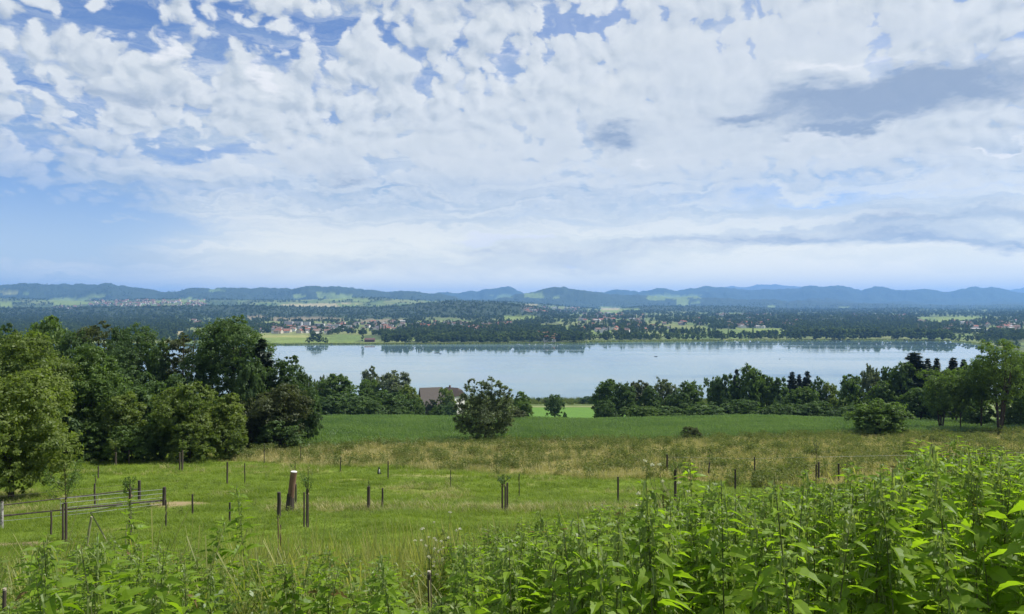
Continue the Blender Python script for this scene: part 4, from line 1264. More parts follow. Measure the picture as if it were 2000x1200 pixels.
# pale reed fringe along the far shore
def build_far_reeds():
    r = np.random.default_rng(44)
    n = 5200; px = r.uniform(380, 1960, n); Ys = H * F / (SHORE(px) - 600)
    Y = Ys + r.uniform(-3, 9, n) * (1 + 1.2 * ((px > 1130) & (px < 1390)))
    x = (px - 1000) / F * Y; z = np.maximum(far_z(px, Y), -0.25)
    thin = (px < 1400) | (r.random(n) < 0.35); px, Y, x, z = px[thin], Y[thin], x[thin], z[thin]; n = len(px)
    b = np.arange(n)
    w = r.uniform(0.8, 2.0, n)[:, None]; h = r.uniform(1.6, 2.8, n)
    a = r.uniform(0, 3.14, n); dx = (np.cos(a)[:, None] * w)[:, 0]; dy = (np.sin(a)[:, None] * w)[:, 0]
    V = np.stack([np.stack([x - dx, Y - dy, z], 1), np.stack([x + dx, Y + dy, z], 1), np.stack([x + dx * .9, Y + dy, z + h], 1), np.stack([x - dx * .9, Y - dy, z + h * .93], 1)], 1).reshape(-1, 3)
    m = leaf_mat('far_reeds', (0.13, 0.17, 0.06), (0.20, 0.22, 0.09), 0.3, 0.0, 0.02)
    o = link('far_reeds', make_mesh('far_reeds', V, np.arange(n * 4).reshape(-1, 4), [m])); tag(o, kind='stuff'); o['label'] = 'pale reed fringe along the far shore'


build_far_reeds()

# ---------------------------------------------------------------- the farm below the maize
M_BARNWOOD = solid_mat('barn_boards', (0.030, 0.022, 0.018), (0.060, 0.045, 0.036), 2.0, 0.9, 0.3, (6, 6, 0.4))
M_BARNROOF = solid_mat('barn_tiles', (0.085, 0.072, 0.064), (0.140, 0.120, 0.106), 2.2, 0.9, 0.5, (1, 1, 4))
M_HOUSEROOF = solid_mat('house_tiles', (0.055, 0.042, 0.036), (0.095, 0.072, 0.062), 2.2, 0.9, 0.5, (1, 1, 4))
p = at(842, 405); pz = H + (600 - 757) / F * 405     # ridge height
rz = 0.32
barn = empty('barn', (p[0], p[1], pz - 12.0), 'old dark boarded barn with a large steep brown tiled roof among trees', 'barn', None, rz)
L, W, He, Hr = 5.7, 6.2, 3.6, 12.0
wb = MB()
wb.add([[-L, -W, -3], [L, -W, -3], [L, W, -3], [-L, W, -3], [-L, -W, He], [L, -W, He], [L, W, He], [-L, W, He]], [[0, 1, 5, 4], [1, 2, 6, 5], [2, 3, 7, 6], [3, 0, 4, 7]])
wb.add([[L, -W, He], [L, W, He], [L, 0, Hr - .35], [-L, W, He], [-L, -W, He], [-L, 0, Hr - .35]], [[0, 1, 2], [3, 4, 5]])
wb.build('wall', M_BARNWOOD, barn)
for s in (-1, 1):
    sl = MB(); o_ = 0.9; th = 0.3
    ye = s * (W + o_); ze = He - (Hr - He) / W * o_
    sl.add([[-L - 0.8, ye, ze], [L + 0.8, ye, ze], [L + 0.8, 0, Hr], [-L - 0.8, 0, Hr], [-L - 0.8, ye, ze - th], [L + 0.8, ye, ze - th], [L + 0.8, 0, Hr - th], [-L - 0.8, 0, Hr - th]],
           [[0, 1, 2, 3], [7, 6, 5, 4], [0, 4, 5, 1], [1, 5, 6, 2], [3, 2, 6, 7], [0, 3, 7, 4]])
    sl.build('roof', M_BARNROOF, barn)
for k in range(5):
    MB().box((-L - 0.06, -4.6 + k * 2.3, 1.6), (0.12, 0.14, 9.0 - abs(k - 2) * 2.2)).build('post', M_BARK, barn)
MB().box((-L - 0.09, 1.0, 0.6), (0.14, 3.2, 3.4)).build('door', M_BARK, barn)
sh = MB(); sh.add([[-L - 4.5, -W, 0.8], [-L - 0.1, -W, 2.9], [-L - 0.1, W * .6, 2.9], [-L - 4.5, W * .6, 0.8], [-L - 4.5, -W, 1.0], [-L - 0.1, -W, 3.1], [-L - 0.1, W * .6, 3.1], [-L - 4.5, W * .6, 1.0]],
                  [[4, 5, 6, 7], [3, 2, 1, 0], [0, 1, 5, 4], [3, 7, 6, 2], [0, 4, 7, 3], [1, 2, 6, 5]]); sh.build('lean_to_roof', M_BARNROOF, barn)
p = at(883, 418); pz = H + (600 - 757) / F * 418
house = empty('farmhouse', (p[0], p[1], pz - 10.0), 'white farmhouse with half-hipped brown roof just right of the old barn', 'house', None, -0.55)
L, W, He, Hr = 5.2, 4.8, 6.0, 10.0
wb = MB()
wb.add([[-L, -W, -5], [L, -W, -5], [L, W, -5], [-L, W, -5], [-L, -W, He], [L, -W, He], [L, W, He], [-L, W, He]], [[0, 1, 5, 4], [1, 2, 6, 5], [2, 3, 7, 6], [3, 0, 4, 7]])
for sx in (-1, 1):
    wb.add([[sx * L, -W, He], [sx * L, W, He], [sx * L, 1.6, He + 2.6], [sx * L, -1.6, He + 2.6]], [[0, 1, 2, 3] if sx > 0 else [3, 2, 1, 0]])
wb.build('wall', WALLS[0], house)
rf = MB(); o_ = .6; e = He - .45
rf.add([[-L - o_, -W - o_, e], [L + o_, -W - o_, e], [L + o_, W + o_, e], [-L - o_, W + o_, e], [-L - o_, -1.6, He + 2.75], [L + o_, -1.6, He + 2.75], [L + o_, 1.6, He + 2.75], [-L - o_, 1.6, He + 2.75], [-L + 1.2, 0, Hr], [L - 1.2, 0, Hr],
        ], [[0, 1, 5, 4], [2, 3, 7, 6], [4, 5, 9, 8], [6, 7, 8, 9], [0, 4, 7, 3], [1, 2, 6, 5]])
rf.add([[-L - o_, -1.6, He + 2.76], [-L - o_, 1.6, He + 2.76], [-L + 1.2, 0, Hr + .01], [L + o_, -1.6, He + 2.76], [L + o_, 1.6, He + 2.76], [L - 1.2, 0, Hr + .01]], [[1, 0, 2], [3, 4, 5]])
roof = rf.build('roof', M_HOUSEROOF, house)
MB().box((-1.8, 0.3, Hr + 0.3), (0.9, 0.7, 1.6)).build('chimney', ROOFS[1], roof)
for (x, z) in ((-3.2, 3.6), (-1.1, 3.6), (1.1, 3.6), (3.2, 3.6), (-3.2, 0.6), (-1.1, 0.6), (1.1, 0.6), (3.2, 0.6)):
    w = MB().box((x, -W - 0.02, z), (1.15, 0.10, 1.5)).build('window', WALLS[2], house)
    MB().box((x, -W - 0.09, z), (0.92, 0.06, 1.26)).build('pane', M_GLASS, w)
for (y, z) in ((-2.6, 3.4), (0, 3.4), (2.6, 3.4), (0, 6.6), (-2.6, .6), (2.6, .6)):
    for sx in (-1, 1):
        w = MB().box((sx * (L + 0.02), y, z), (0.10, 1.15, 1.5)).build('window', WALLS[2], house)
        MB().box((sx * (L + 0.09), y, z), (0.06, 0.92, 1.26)).build('pane', M_GLASS, w)

# ================================================================ grass, meadow and maize
M_GRASS = leaf_mat('pasture_grass', (0.082, 0.128, 0.013), (0.180, 0.238, 0.030), 0.42, 0.015, 0.25, island=0.8)
M_STRAW = leaf_mat('meadow_straw', (0.19, 0.200, 0.075), (0.44, 0.39, 0.20), 0.35, 0.01, 0.22, tcol=1.0, island=0.9)
M_WEED = leaf_mat('meadow_weeds', (0.068, 0.098, 0.024), (0.165, 0.185, 0.060), 0.30, 0.01, 0.3, island=0.6)
M_MAIZE = leaf_mat('maize_leaf', (0.065, 0.125, 0.020), (0.150, 0.230, 0.045), 0.36, 0.05, 0.10, rough=0.32, island=0.5)


def blades(n, h, spread, w, r, lean=0.5, seg=2, head=0.0):
    V, Q = [], []
    for i in range(n):
        a = r.uniform(0, 6.28); rr = spread * math.sqrt(r.random()); x, y = math.cos(a) * rr, math.sin(a) * rr
        d = r.uniform(0, 6.28); hh = h * r.uniform(.55, 1.1); ln = lean * hh * r.uniform(.2, 1); wd = w * r.uniform(.7, 1.3)
        px_, py_ = -math.sin(d) * wd, math.cos(d) * wd
        b = len(V)
        for k in range(seg + 1):
            t = k / seg; ww = (1 - t * 0.85)
            if head and t > 0.7: ww = head
            c = np.array([x + math.cos(d) * ln * t * t, y + math.sin(d) * ln * t * t, hh * (t - 0.18 * t * t * lean)])
            V += [c - np.array([px_, py_, 0]) * ww, c + np.array([px_, py_, 0]) * ww]
        for k in range(seg): Q.append([b + 2 * k, b + 2 * k + 1, b + 2 * k + 3, b + 2 * k + 2])
    return np.array(V), np.array(Q)


def src(name, V, Q, m): return hidden_source(name, make_mesh(name, V, Q, [m]))


rr = np.random.default_rng(77)
tuft = [src('grass_source', *blades(16, 0.16, 0.16, 0.006, rr, 0.9), M_GRASS) for _ in range(3)]
tuft += [src('grass_source', *blades(14, 0.30, 0.16, 0.006, rr, 0.7), M_STRAW) if q else src('grass_source', *blades(14, 0.30, 0.14, 0.006, rr, 0.8), M_GRASS) for q in range(2)]


def build_pasture_grass():
    r = np.random.default_rng(5)
    n = 120000
    px = r.uniform(-140, 2140, n); t = r.random(n); Y = 13.0 / (1 - t * (1 - 13.0 / 112)) ** 0.9
    Y = 13.0 * (112 / 13.0) ** (t ** 0.85)
    x = (px - 1000) / F * Y
    lo = meadow_lo(x) + (fbm(x / 4, Y / 4, 31) - 0.5) * -9
    keep = (Y < lo + 1) | (x < -32)
    # worn patches stay thin
    for (ppx, prow, rx, ry) in ((345, 985, 2.2, 2.0), (60, 1064, 2.4, .9), (690, 938, 1.6, 1.0)):
        b = base_at(ppx, prow); keep &= ~((((x - b[0]) / rx) ** 2 + ((Y - b[1]) / ry) ** 2 < 0.6) & (r.random(n) < .85))
    px, Y, x = px[keep], Y[keep], x[keep]; m = len(x)
    cl = fbm(x / 3, Y / 2.0, 61)
    s = (0.6 + Y / 60) * r.uniform(.6, 1.25, m) * (0.65 + 0.7 * cl)
    idx = np.where(cl + r.normal(0, .08, m) > 0.62, 3, r.integers(0, 3, m))
    ridge = np.exp(-((Y - 42.5) / 2.2) ** 2) * (x > -14) * (x < 20); s = s * (1 + 0.5 * ridge)
    drym = (ridge > 0.35) | ((fbm(x / 7, Y / 3, 41) > 0.62) & (Y > 38)); idx = np.where(drym & (r.random(m) < .28), 4, idx)
    rot = np.zeros((m, 3)); rot[:, 2] = r.uniform(0, 6.28, m)
    o = scatter('pasture_grass', np.stack([x, Y, gz(x, Y) - 0.02], 1), rot, np.stack([s * 1.25, s * 1.25, s * .8], 1), idx, tuft)
    tag(o, kind='stuff'); o['label'] = 'short green grass of the sloping pasture'


def build_meadow():
    r = np.random.default_rng(6)
    n = 62000
    x = r.uniform(-42, 118, n); Y = r.uniform(52, 152, n)
    wob = (fbm(x / 4, Y / 4, 31) - 0.5) * 9
    keep = (Y + wob > meadow_lo(x) - 1.5) & (Y < meadow_hi(x) + 0.6) & (x > -33 - 0.12 * (Y - 85)) & (np.abs(x) < 0.75 * Y)
    x, Y = x[keep], Y[keep]; m = len(x)
    st = [src('straw_source', *blades(15, 0.62, 0.22, 0.009, r, 0.45, 3, 1.3), M_STRAW) for _ in range(3)]
    wd = []
    for q in range(3):
        V1, Q1 = blades(9, 0.7, 0.12, 0.012, r, 0.35, 2)
        P = np.stack([r.normal(0, .13, 70), r.normal(0, .13, 70), r.uniform(.05, .85, 70)], 1)
        V2, Q2 = leaf_quads(P, r.normal(size=(70, 3)), 0.055, r)
        wd.append(src('weed_source', np.concatenate([V1, V2]), np.concatenate([Q1, Q2 + len(V1)]), M_WEED))
    f = fbm(x / 2.6, Y / 2.6, 101) + r.normal(0, .07, m)
    edge = sstep(-6, 0, Y - meadow_hi(x))
    weed = (f > 0.62 - 0.05 * edge) | (r.random(m) < 0.03 + 0.22 * edge)
    idx = np.where(weed, 3 + r.integers(0, 3, m), r.integers(0, 3, m))
    s = r.uniform(.5, 1.3, m) * (0.45 + 1.1 * fbm(x / 2.5, Y / 4, 111)) * np.where(weed, 1.15, 1.0)
    rot = np.zeros((m, 3)); rot[:, 2] = r.uniform(0, 6.28, m)
    o = scatter('meadow_grass', np.stack([x, Y, gz(x, Y) - 0.03], 1), rot, np.stack([s * 1.3, s * 1.3, s], 1), idx, st + wd)
    tag(o, kind='stuff'); o['label'] = 'tall dry straw coloured meadow grass mixed with dark weeds'
    # loose dark clumps that have strayed into the pasture below the meadow
    k = 900; x = r.uniform(-25, 60, k); Y = r.uniform(30, 75, k)
    keep = (Y < meadow_lo(x) + 3) & (np.abs(x) < .74 * Y) & ((fbm(x / 5, Y / 5, 121) > 0.57) | (np.abs(Y - 41.0) < 1.6)) & (r.random(k) < .8)
    x, Y = x[keep], Y[keep]; m = len(x); s = r.uniform(.3, .75, m); rot = np.zeros((m, 3)); rot[:, 2] = r.uniform(0, 6.28, m)
    o = scatter('pasture_weeds', np.stack([x, Y, gz(x, Y) - 0.03], 1), rot, np.stack([s * 1.5, s * 1.5, s * .8], 1), r.integers(0, 3, m), wd)
    tag(o, kind='stuff'); o['label'] = 'low dark weed clumps dotted over the pasture and its terrace edge'


def build_maize():
    r = np.random.default_rng(8)
    protos = []
    for q in range(4):
        V, Q = [], []
        for k in range(5):
            x0 = -0.5 + k * 0.25 + r.uniform(-.04, .04); y0 = r.uniform(-.05, .05); hh = r.uniform(.75, 1.05)
            b = len(V); V += [[x0 - .012, y0, 0], [x0 + .012, y0, 0], [x0 + .006, y0, hh * .85], [x0 - .006, y0, hh * .85]]; Q.append([b, b + 1, b + 2, b + 3])
            a0 = r.uniform(0, 6.28)
            for l in range(7):
                a = a0 + l * math.pi + r.uniform(-.4, .4); z0 = hh * (0.15 + 0.11 * l); ln = 0.46 * (1 - 0.05 * l) * r.uniform(.8, 1.15); b = len(V)
                for t, w, dz in ((0, .010, 0), (.3, .034, .17), (.65, .032, .20), (1.0, .003, -0.02)):
                    cx, cy, cz = x0 + math.cos(a) * ln * t, y0 + math.sin(a) * ln * t, z0 + dz * (1 if l < 6 else 1.6)
                    V += [[cx - math.sin(a) * w, cy + math.cos(a) * w, cz], [cx + math.sin(a) * w, cy - math.cos(a) * w, cz]]
                for s in range(3): Q.append([b + 2 * s, b + 2 * s + 1, b + 2 * s + 3, b + 2 * s + 2])
        protos.append(src('maize_source', np.array(V), np.array(Q), M_MAIZE))
    rows = []
    dirx, diry = math.cos(0.35), math.sin(0.35)
    for u in np.arange(-160, 200, 0.95):
        for v in np.arange(-60, 260, 1.15):
            x = v * dirx - u * diry - 20; y = v * diry + u * dirx + 110
            rows.append((x, y))
    A = np.array(rows); x, Y = A[:, 0] + r.uniform(-.15, .15, len(A)), A[:, 1]
    keep = (Y > meadow_hi(x) + 0.8) & (Y < 191 + 4 * np.sin(x / 30)) & (x > -0.30 * Y - 2) & (x < 0.76 * Y) & (r.random(len(A)) < 0.97)
    x, Y = x[keep], Y[keep]; m = len(x)
    s = r.uniform(.85, 1.12, m) * (0.85 + 0.3 * fbm(x / 15, Y / 15, 131))
    rot = np.zeros((m, 3)); rot[:, 2] = 0.35 + r.normal(0, .05, m) + math.pi * r.integers(0, 2, m)
    o = scatter('maize_field', np.stack([x, Y, gz(x, Y) - 0.03], 1), rot, np.stack([s * 1.1, s * 1.25, s * 1.15], 1), r.integers(0, 4, m), protos)
    tag(o, kind='stuff'); o['label'] = 'field of young green maize in rows beyond the meadow'
    if DEBUG: print('maize', m)


def build_near_reeds():
    r = np.random.default_rng(9)
    p = [src('reed_source', *blades(26, 2.0, 0.8, 0.05, r, 0.2, 2), M_WEED) for _ in range(2)]
    n = 3600; x = r.uniform(-330, 420, n); Y = r.uniform(492, 540, n)
    s = r.uniform(.7, 1.3, n); rot = np.zeros((n, 3)); rot[:, 2] = r.uniform(0, 6.28, n)
    o = scatter('near_reeds', np.stack([x, Y, np.maximum(gz(x, Y), -0.3) - .05], 1), rot, np.stack([s * 1.8, s * 1.8, s], 1), r.integers(0, 2, n), p)
    tag(o, kind='stuff'); o['label'] = 'olive reed belt on the near lake shore'


build_pasture_grass(); build_meadow(); build_maize(); build_near_reeds()

# ================================================================ posts, stakes, saplings, the paddock fence
M_POST = solid_mat('weathered_post', (0.040, 0.033, 0.026), (0.105, 0.085, 0.065), 6.0, 0.95, 0.7, (1, 1, 0.12))
M_POSTD = solid_mat('dark_post', (0.030, 0.026, 0.022), (0.080, 0.066, 0.052), 6.0, 0.9, 0.5, (1, 1, 0.15))
M_FRESH = solid_mat('pale_cut_wood', (0.30, 0.24, 0.16), (0.55, 0.50, 0.42), 9.0, 0.8, 0.2)
M_PEEL = solid_mat('peeled_pole', (0.16, 0.17, 0.08), (0.28, 0.27, 0.15), 6.0, 0.8, 0.3, (1, 1, 0.2))
M_ROT = solid_mat('red_brown_bark', (0.105, 0.062, 0.038), (0.200, 0.125, 0.080), 5.0, 0.95, 0.8, (1, 1, 0.3))
M_METAL = solid_mat('galvanised_tube', (0.20, 0.21, 0.21), (0.30, 0.31, 0.31), 4.0, 0.45, spec=0.5)
M_TIE = solid_mat('tie_band', (0.30, 0.20, 0.12), (0.45, 0.33, 0.22), 6.0, 0.8)


def hgt(p, row): return H + (600 - row) / F * p[1] - p[2]


def post(px, top, base, wpx, label, group=None, mat=None, lean=0.0, cap=True, name='fence_post', cat='post'):
    p = base_at(px, base); h = hgt(p, top); r = 0.82 * wpx / F * p[1] / 2; lx = lean / F * p[1]
    o = empty(name, p, label, cat, group)
    rj = random.Random(int(px)); j = lambda: rj.uniform(-.012, .012)
    MB().tube([(-lx * .05, 0, -0.35), (lx * .33 + j(), j(), h * .33), (lx * .66 + j(), j(), h * .66), (lx, 0, h)], [r * 1.06, r, r * .97, r * .93], 9, cap=False).build('shaft', mat or M_POST, o, smooth=True)
    if cap:
        MB().tube([(lx, 0, h - 0.01), (lx, 0, h + 0.012)], [r * 0.93, r * 0.82], 9).build('cut_top', M_FRESH if cap == 'pale' else M_POST, o)
    return o


G1 = 'thin fence posts and stakes across the pasture'
for a in [
    (838, 1119, 1330, 10, 'nearest brown round post with a pale cut top in the weeds, bottom centre', G1, None, 0, 'pale'),
    (6, 1153, 1380, 9, 'brown round post with a pale cut top at the bottom left corner', G1, None, 3, 'pale'),
    (376, 966, 1006, 4.4, 'dark short post right of the trodden earth patch', G1, M_POSTD),
    (449, 982, 1021, 4.6, 'dark short post halfway between the earth patch and the thick stump', G1, M_POSTD),
    (324, 977, 1031, 3.6, 'thin dark post just right of the paddock corner post', G1, M_POSTD),
    (100, 1000, 1056, 4.4, 'brown post standing under the long dark fence rail', G1, None),
    (444, 903, 946, 4.2, 'grey post on the pasture before the wood edge', G1, None),
    (478, 905, 946, 2.4, 'very thin stake right of the grey post on the upper pasture', G1, M_POSTD),
    (747, 954, 993, 4.6, 'dark post right of the stake with the tiny sapling', G1, M_POSTD),
    (1207, 932, 981, 4.6, 'dark post alone in the middle right of the pasture', G1, M_POSTD),
    (1436, 917, 958, 4.6, 'dark post right of the staked apple sapling', G1, M_POSTD),
    (1474, 893, 940, 3.2, 'thin post at the lower edge of the straw meadow, right', G1, M_POSTD),
    (1382, 904, 936, 3.4, 'thin post leaning to the right before the straw meadow', G1, M_POSTD, 4),
    (1303, 888, 926, 4.4, 'dark post at the meadow edge left of the apple sapling', G1, M_POSTD),
    (1638, 906, 940, 4.4, 'dark post half hidden by a tall nettle on the right', G1, M_POSTD),
    (664, 894, 922, 2.6, 'thin stake at the lower edge of the straw meadow, left', G1, M_POSTD, 2),
    (758, 901, 936, 3.0, 'thin stake right of the black and white cat', G1, M_POSTD),
    (880, 918, 952, 1.8, 'wire-thin stake left of the triple staked sapling', G1, M_POSTD),
    (1014, 926, 971, 2.2, 'wire-thin stake right of the triple staked sapling', G1, M_POSTD),
    (516, 868, 906, 1.8, 'wire-thin stake at the left end of the straw meadow', G1, M_POSTD),
    (587, 872, 904, 1.8, 'wire-thin stake above the thick leaning stump', G1, M_POSTD),
    (192, 911, 935, 3.2, 'short grey post before the wood, left', G1, None),
    (185, 945, 989, 4.4, 'grey post supporting the wire behind the paddock rail', G1, None),
    (252, 880, 908, 2.6, 'thin stake under the pale green sapling-like tree', G1, None),
    (1504, 975, 1080, 2.4, 'bare thin cane standing in the nettles, lower right', G1, None),
]:
    post(*a)
post(545, 962, 1014, 9.5, 'thick dark tarred post on the pasture left of the leaning stump', None, M_POSTD)
post(543, 1012, 1094, 3.0, 'thin rusty stake in front of the thick tarred post', 'pair of thin rusty stakes', M_ROT)
post(548, 1026, 1096, 3.0, 'shorter thin rusty stake right beside the first one', 'pair of thin rusty stakes', M_ROT)
post(168, 1010, 1072, 6, 'pale green peeled pole leaning to the right near the bottom left', None, M_PEEL, 11, 'pale')

# the thick dead stump: reddish bare trunk, dark rough foot, white cut
p = base_at(568, 1001); h = hgt(p, 921); s_ = p[1] / F
st = empty('tree_stump', p, 'thick leaning dead tree stump with white cut top and rough dark foot', 'stump')
MB().tube([(0.0, 0, h * .36), (2 * s_, 0, h * .6), (4.0 * s_, 0, h * .8), (6.0 * s_, 0, h * .985)], [6.6 * s_, 6.2 * s_, 6.2 * s_, 6.2 * s_], 12, cap=False).build('trunk', M_ROT, st, smooth=True)
mb = MB()
for i in range(90):
    a = random.uniform(0, 6.28); z = random.uniform(-.05, .42) * h; rr_ = (7.2 + 3.2 * (1 - z / (.42 * h))) * s_ * .55
    mb.box((math.cos(a) * rr_ - 1.5 * s_ * (1 - z / h), math.sin(a) * rr_, z), (random.uniform(.07, .16), random.uniform(.05, .1), random.uniform(.12, .3)), a)
mb.tube([(-2.5 * s_, 0, -.3), (-2 * s_, 0, .1), (-0.5 * s_, 0, h * .40)], [10 * s_, 8.4 * s_, 6.9 * s_], 12, cap=False)
tag(mb.build('rough_bark', M_BARK, st), kind='stuff')
MB().tube([(6.0 * s_, 0, h * .982), (6.1 * s_, 0, h * 1.0)], [6.1 * s_, 5.9 * s_], 12).build('cut_top', WALLS[0], st)


def sapling(px, stakes, crown_top, crown_w, label, ncr=150, leafm=None, bare=False, branches=7, crown_bot=None):
    """young tree with its stakes: stakes = [(px, top, base, width)]"""
    pb = base_at(stakes[0][0], stakes[0][2])
    pb[0] = (px - 1000) / F * pb[1]; pb[2] = float(gz(pb[0], pb[1]))
    o = empty('staked_sapling', pb, label, 'young tree', 'young trees tied to stakes')
    h = hgt(pb, crown_top); w = crown_w / F * pb[1] / 2
    r = np.random.default_rng(int(px))
    mb = MB(); mb.tube([(0.03, 0.02, -0.1), (0.02, 0.05, h * .5), (0.0, 0.0, h * .97)], [.022, .016, .005], 5)
    zb = hgt(pb, crown_bot) if crown_bot else h * .62
    pts = []
    for i in range(branches):
        a = r.uniform(0, 6.28); z0 = zb + (h - zb) * r.uniform(-.25, .35); e = Vector((math.cos(a) * w * r.uniform(.6, 1), math.sin(a) * w * r.uniform(.6, 1), min(h, z0 + (h - zb) * r.uniform(.35, .8))))
        m_ = Vector((e.x * .55, e.y * .55, z0 + (e.z - z0) * .4)); mb.tube([(0, 0, z0), m_, e], [.010, .008, .003], 4, cap=False)
        pts += [tuple(m_.lerp(e, t)) for t in r.random(max(1, ncr // branches))]
    mb.build('trunk', M_BARK, o)
    if pts:
        P = np.array(pts) + r.normal(0, w * .13, (len(pts), 3))
        V, Q = leaf_quads(P, r.normal(size=(len(P), 3)) + np.array([0, 0, .5]), 0.05 * max(.8, pb[1] / 45), r)
        link('crown', make_mesh('crown', V, Q, [leafm or M_LEAF_MID]), o)
    for (sx, st_, sb, sw) in stakes:
        ps = base_at(sx, sb); hs = hgt(ps, st_); q = ps - pb; rd = sw / F * ps[1] / 2
        MB().tube([(q[0], q[1], q[2] - .3), (q[0], q[1], q[2] + hs)], [rd, rd * .92], 8).build('stake', M_POST, o)
    sx, st_, sb, sw = stakes[0]; ps = base_at(sx, sb); q = ps - pb; hs = hgt(ps, st_)
    MB().tube([(q[0] - .05, q[1] - .03, q[2] + hs * .86), (0.05, 0.05, q[2] + hs * .88)], [.035, .035], 6).build('tie', M_TIE, o)
    return o


sapling(601, [(600, 956, 1031, 5), (594, 962, 1030, 3.4)], 902, 30, 'airy vase-shaped sapling on two dark stakes right of the thick stump', 240, M_LEAF_MID, branches=12, crown_bot=955)
sapling(576, [(574, 940, 986, 3.4), (578, 946, 986, 3.4)], 888, 18, 'thin sapling on two stakes directly behind the thick stump', 50, M_LEAF_MID, branches=5)
sapling(720, [(720, 951, 996, 7)], 930, 10, 'tiny leaderless sapling beside one stout stake, centre left', 20, branches=3)
sapling(985, [(981, 940, 1002, 4), (987, 950, 1001, 4), (991, 943, 998, 4)], 926, 28, 'short dark sapling held by three stakes in the centre of the pasture', 260, M_LEAF_DARK, branches=10, crown_bot=945)
sapling(1318, [(1319, 918, 980, 5.5)], 888, 36, 'gnarled apple sapling with a forked crown on one brown stake', 220, M_LEAF_MID, branches=10, crown_bot=925)
sapling(1595, [(1599, 903, 946, 4), (1594, 908, 946, 3)], 858, 14, 'tall whippy sapling on two stakes before the straw meadow, right', 60, M_LEAF_GREY, branches=5, crown_bot=890)
sapling(356, [(356, 880, 921, 4), (351, 884, 920, 3)], 851, 16, 'sapling with a small leafy head in front of the round sunlit tree', 160, M_LEAF_LIGHT, branches=7, crown_bot=877)
sapling(226, [(226, 884, 910, 4)], 850, 24, 'leafy sapling against the dark wood, left', 200, M_LEAF_LIGHT, branches=8, crown_bot=878)
sapling(126, [(129, 982, 1062, 5), (123, 984, 1064, 4)], 900, 74, 'young leafy tree tied between two stakes by the dark fence rail, bottom left', 900, M_LEAF_MID, branches=16, crown_bot=972)
sapling(254, [(254, 952, 1092, 5)], 930, 34, 'young tree with bushy small head on a tall stake, in front of the tube gate', 260, M_LEAF_MID, branches=9, crown_bot=962)
sapling(1385, [(1385, 905, 930, 2)], 880, 10, 'barely visible sapling in the straw meadow, right', 30, branches=3)
sapling(186, [(187, 935, 948, 2)], 925, 8, 'very small sapling stub beside the grey wire post', 20, branches=3)
# broken limbs leaning on the stake of the young tree
p = base_at(254, 1092); o = empty('broken_branch', p, 'long pale broken branch bent over like an arch left of the bushy-headed young tree', 'branch')
k = p[1] / F
MB().tube([(1 * k, 0, hgt(p, 982)), (-38 * k, -.1, hgt(p, 990)), (-72 * k, -.15, hgt(p, 999)), (-52 * k, -.2, hgt(p, 1030)), (-36 * k, -.3, hgt(p, 1052)), (-14 * k, -.3, hgt(p, 1075)), (-2 * k, -.1, hgt(p, 1086))], [.012, .020, .022, .022, .020, .016, .012], 6).build('limb', M_PEEL, o, smooth=True)
MB().tube([(-3 * k, .0, hgt(p, 1092)), (-6 * k, -.1, hgt(p, 1052)), (-4 * k, -.05, hgt(p, 1020))], [.02, .018, .012], 6).build('side_limb', M_PEEL, o)

# the paddock rails: a dark rail and wires from the corner post down to the left edge, tube gate at the corner
A = base_at(321, 986); Bp = base_at(4, 1031); Cc = base_at(272, 979)
post(321, 952, 988, 8.5, 'thick dark corner post of the paddock rails, left', None, M_POSTD)
post(272, 939, 979, 7, 'dark gate post where the upper paddock rail ends', None, M_POSTD)
post(4, 980, 1033, 7, 'white and grey patchy birch post at the left edge, end of the paddock rail', None, solid_mat('birch_bark', (0.50, 0.48, 0.45), (0.07, 0.06, 0.06), 7.0, 0.9, 0.4, (1, 1, 1.4)))


def rail(points, rad, mat, label, name='fence_rail', cat='rail', group=None):
    pts = [Vector((float(q[0]), float(q[1]), float(q[2]))) for q in points]
    o = MB().tube([p - pts[0] for p in pts], rad, 7).build(name, mat, None); o.location = pts[0]
    return tag(o, label, cat, group)


def on(P, row): return (P[0], P[1], P[2] + hgt(P, row))


rail([on(A, 977), on(base_at(186, 1012), 990), on(Bp, 1008)], 0.050, M_POSTD, 'long dark lower rail of the paddock running to the left edge')
p2 = base_at(-20, 1012)
rail([on(Cc, 955), on(base_at(186, 989), 966), on(p2, 990)], 0.034, M_POSTD, 'grey brown upper rail of the paddock behind the dark lower rail')
rail([on(Cc, 945), on(base_at(186, 989), 953), on(p2, 972)], 0.008, M_POSTD, 'thin top wire behind the paddock rails', 'fence_wire', 'wire')
rail([on(A, 984), on(base_at(186, 1012), 1001), on(Bp, 1018)], 0.010, M_METAL, 'thin wire under the dark lower paddock rail', 'fence_wire', 'wire')
g = empty('tube_gate', A, 'low galvanised tube gate hung on the paddock corner post', 'gate')
ex = base_at(118, 1010); dv = Vector((ex[0] - A[0], ex[1] - A[1], ex[2] - A[2]))
for k, z in enumerate((0.95, .70, .45, .22)):
    MB().tube([(0, 0, z), tuple(dv * 0.5 + Vector((0, 0, z))), tuple(dv + Vector((0, 0, z)))], [.011] * 3, 6).build('bar', M_METAL, g)
for t in (0.02, .34, .68, 1.0):
    MB().tube([tuple(dv * t + Vector((0, 0, .15))), tuple(dv * t + Vector((0, 0, .97)))], [.010, .010], 6).build('upright', M_METAL, g)
# wire along the upper posts on the right
w_ = [on(base_at(1303, 926), 893), on(base_at(1474, 940), 896), on(base_at(1598, 946), 893), on(base_at(1800, 940), 889), on(base_at(2010, 930), 884)]
rail(w_, 0.007, M_METAL, 'thin wire strung along the meadow edge on the right', 'fence_wire', 'wire')

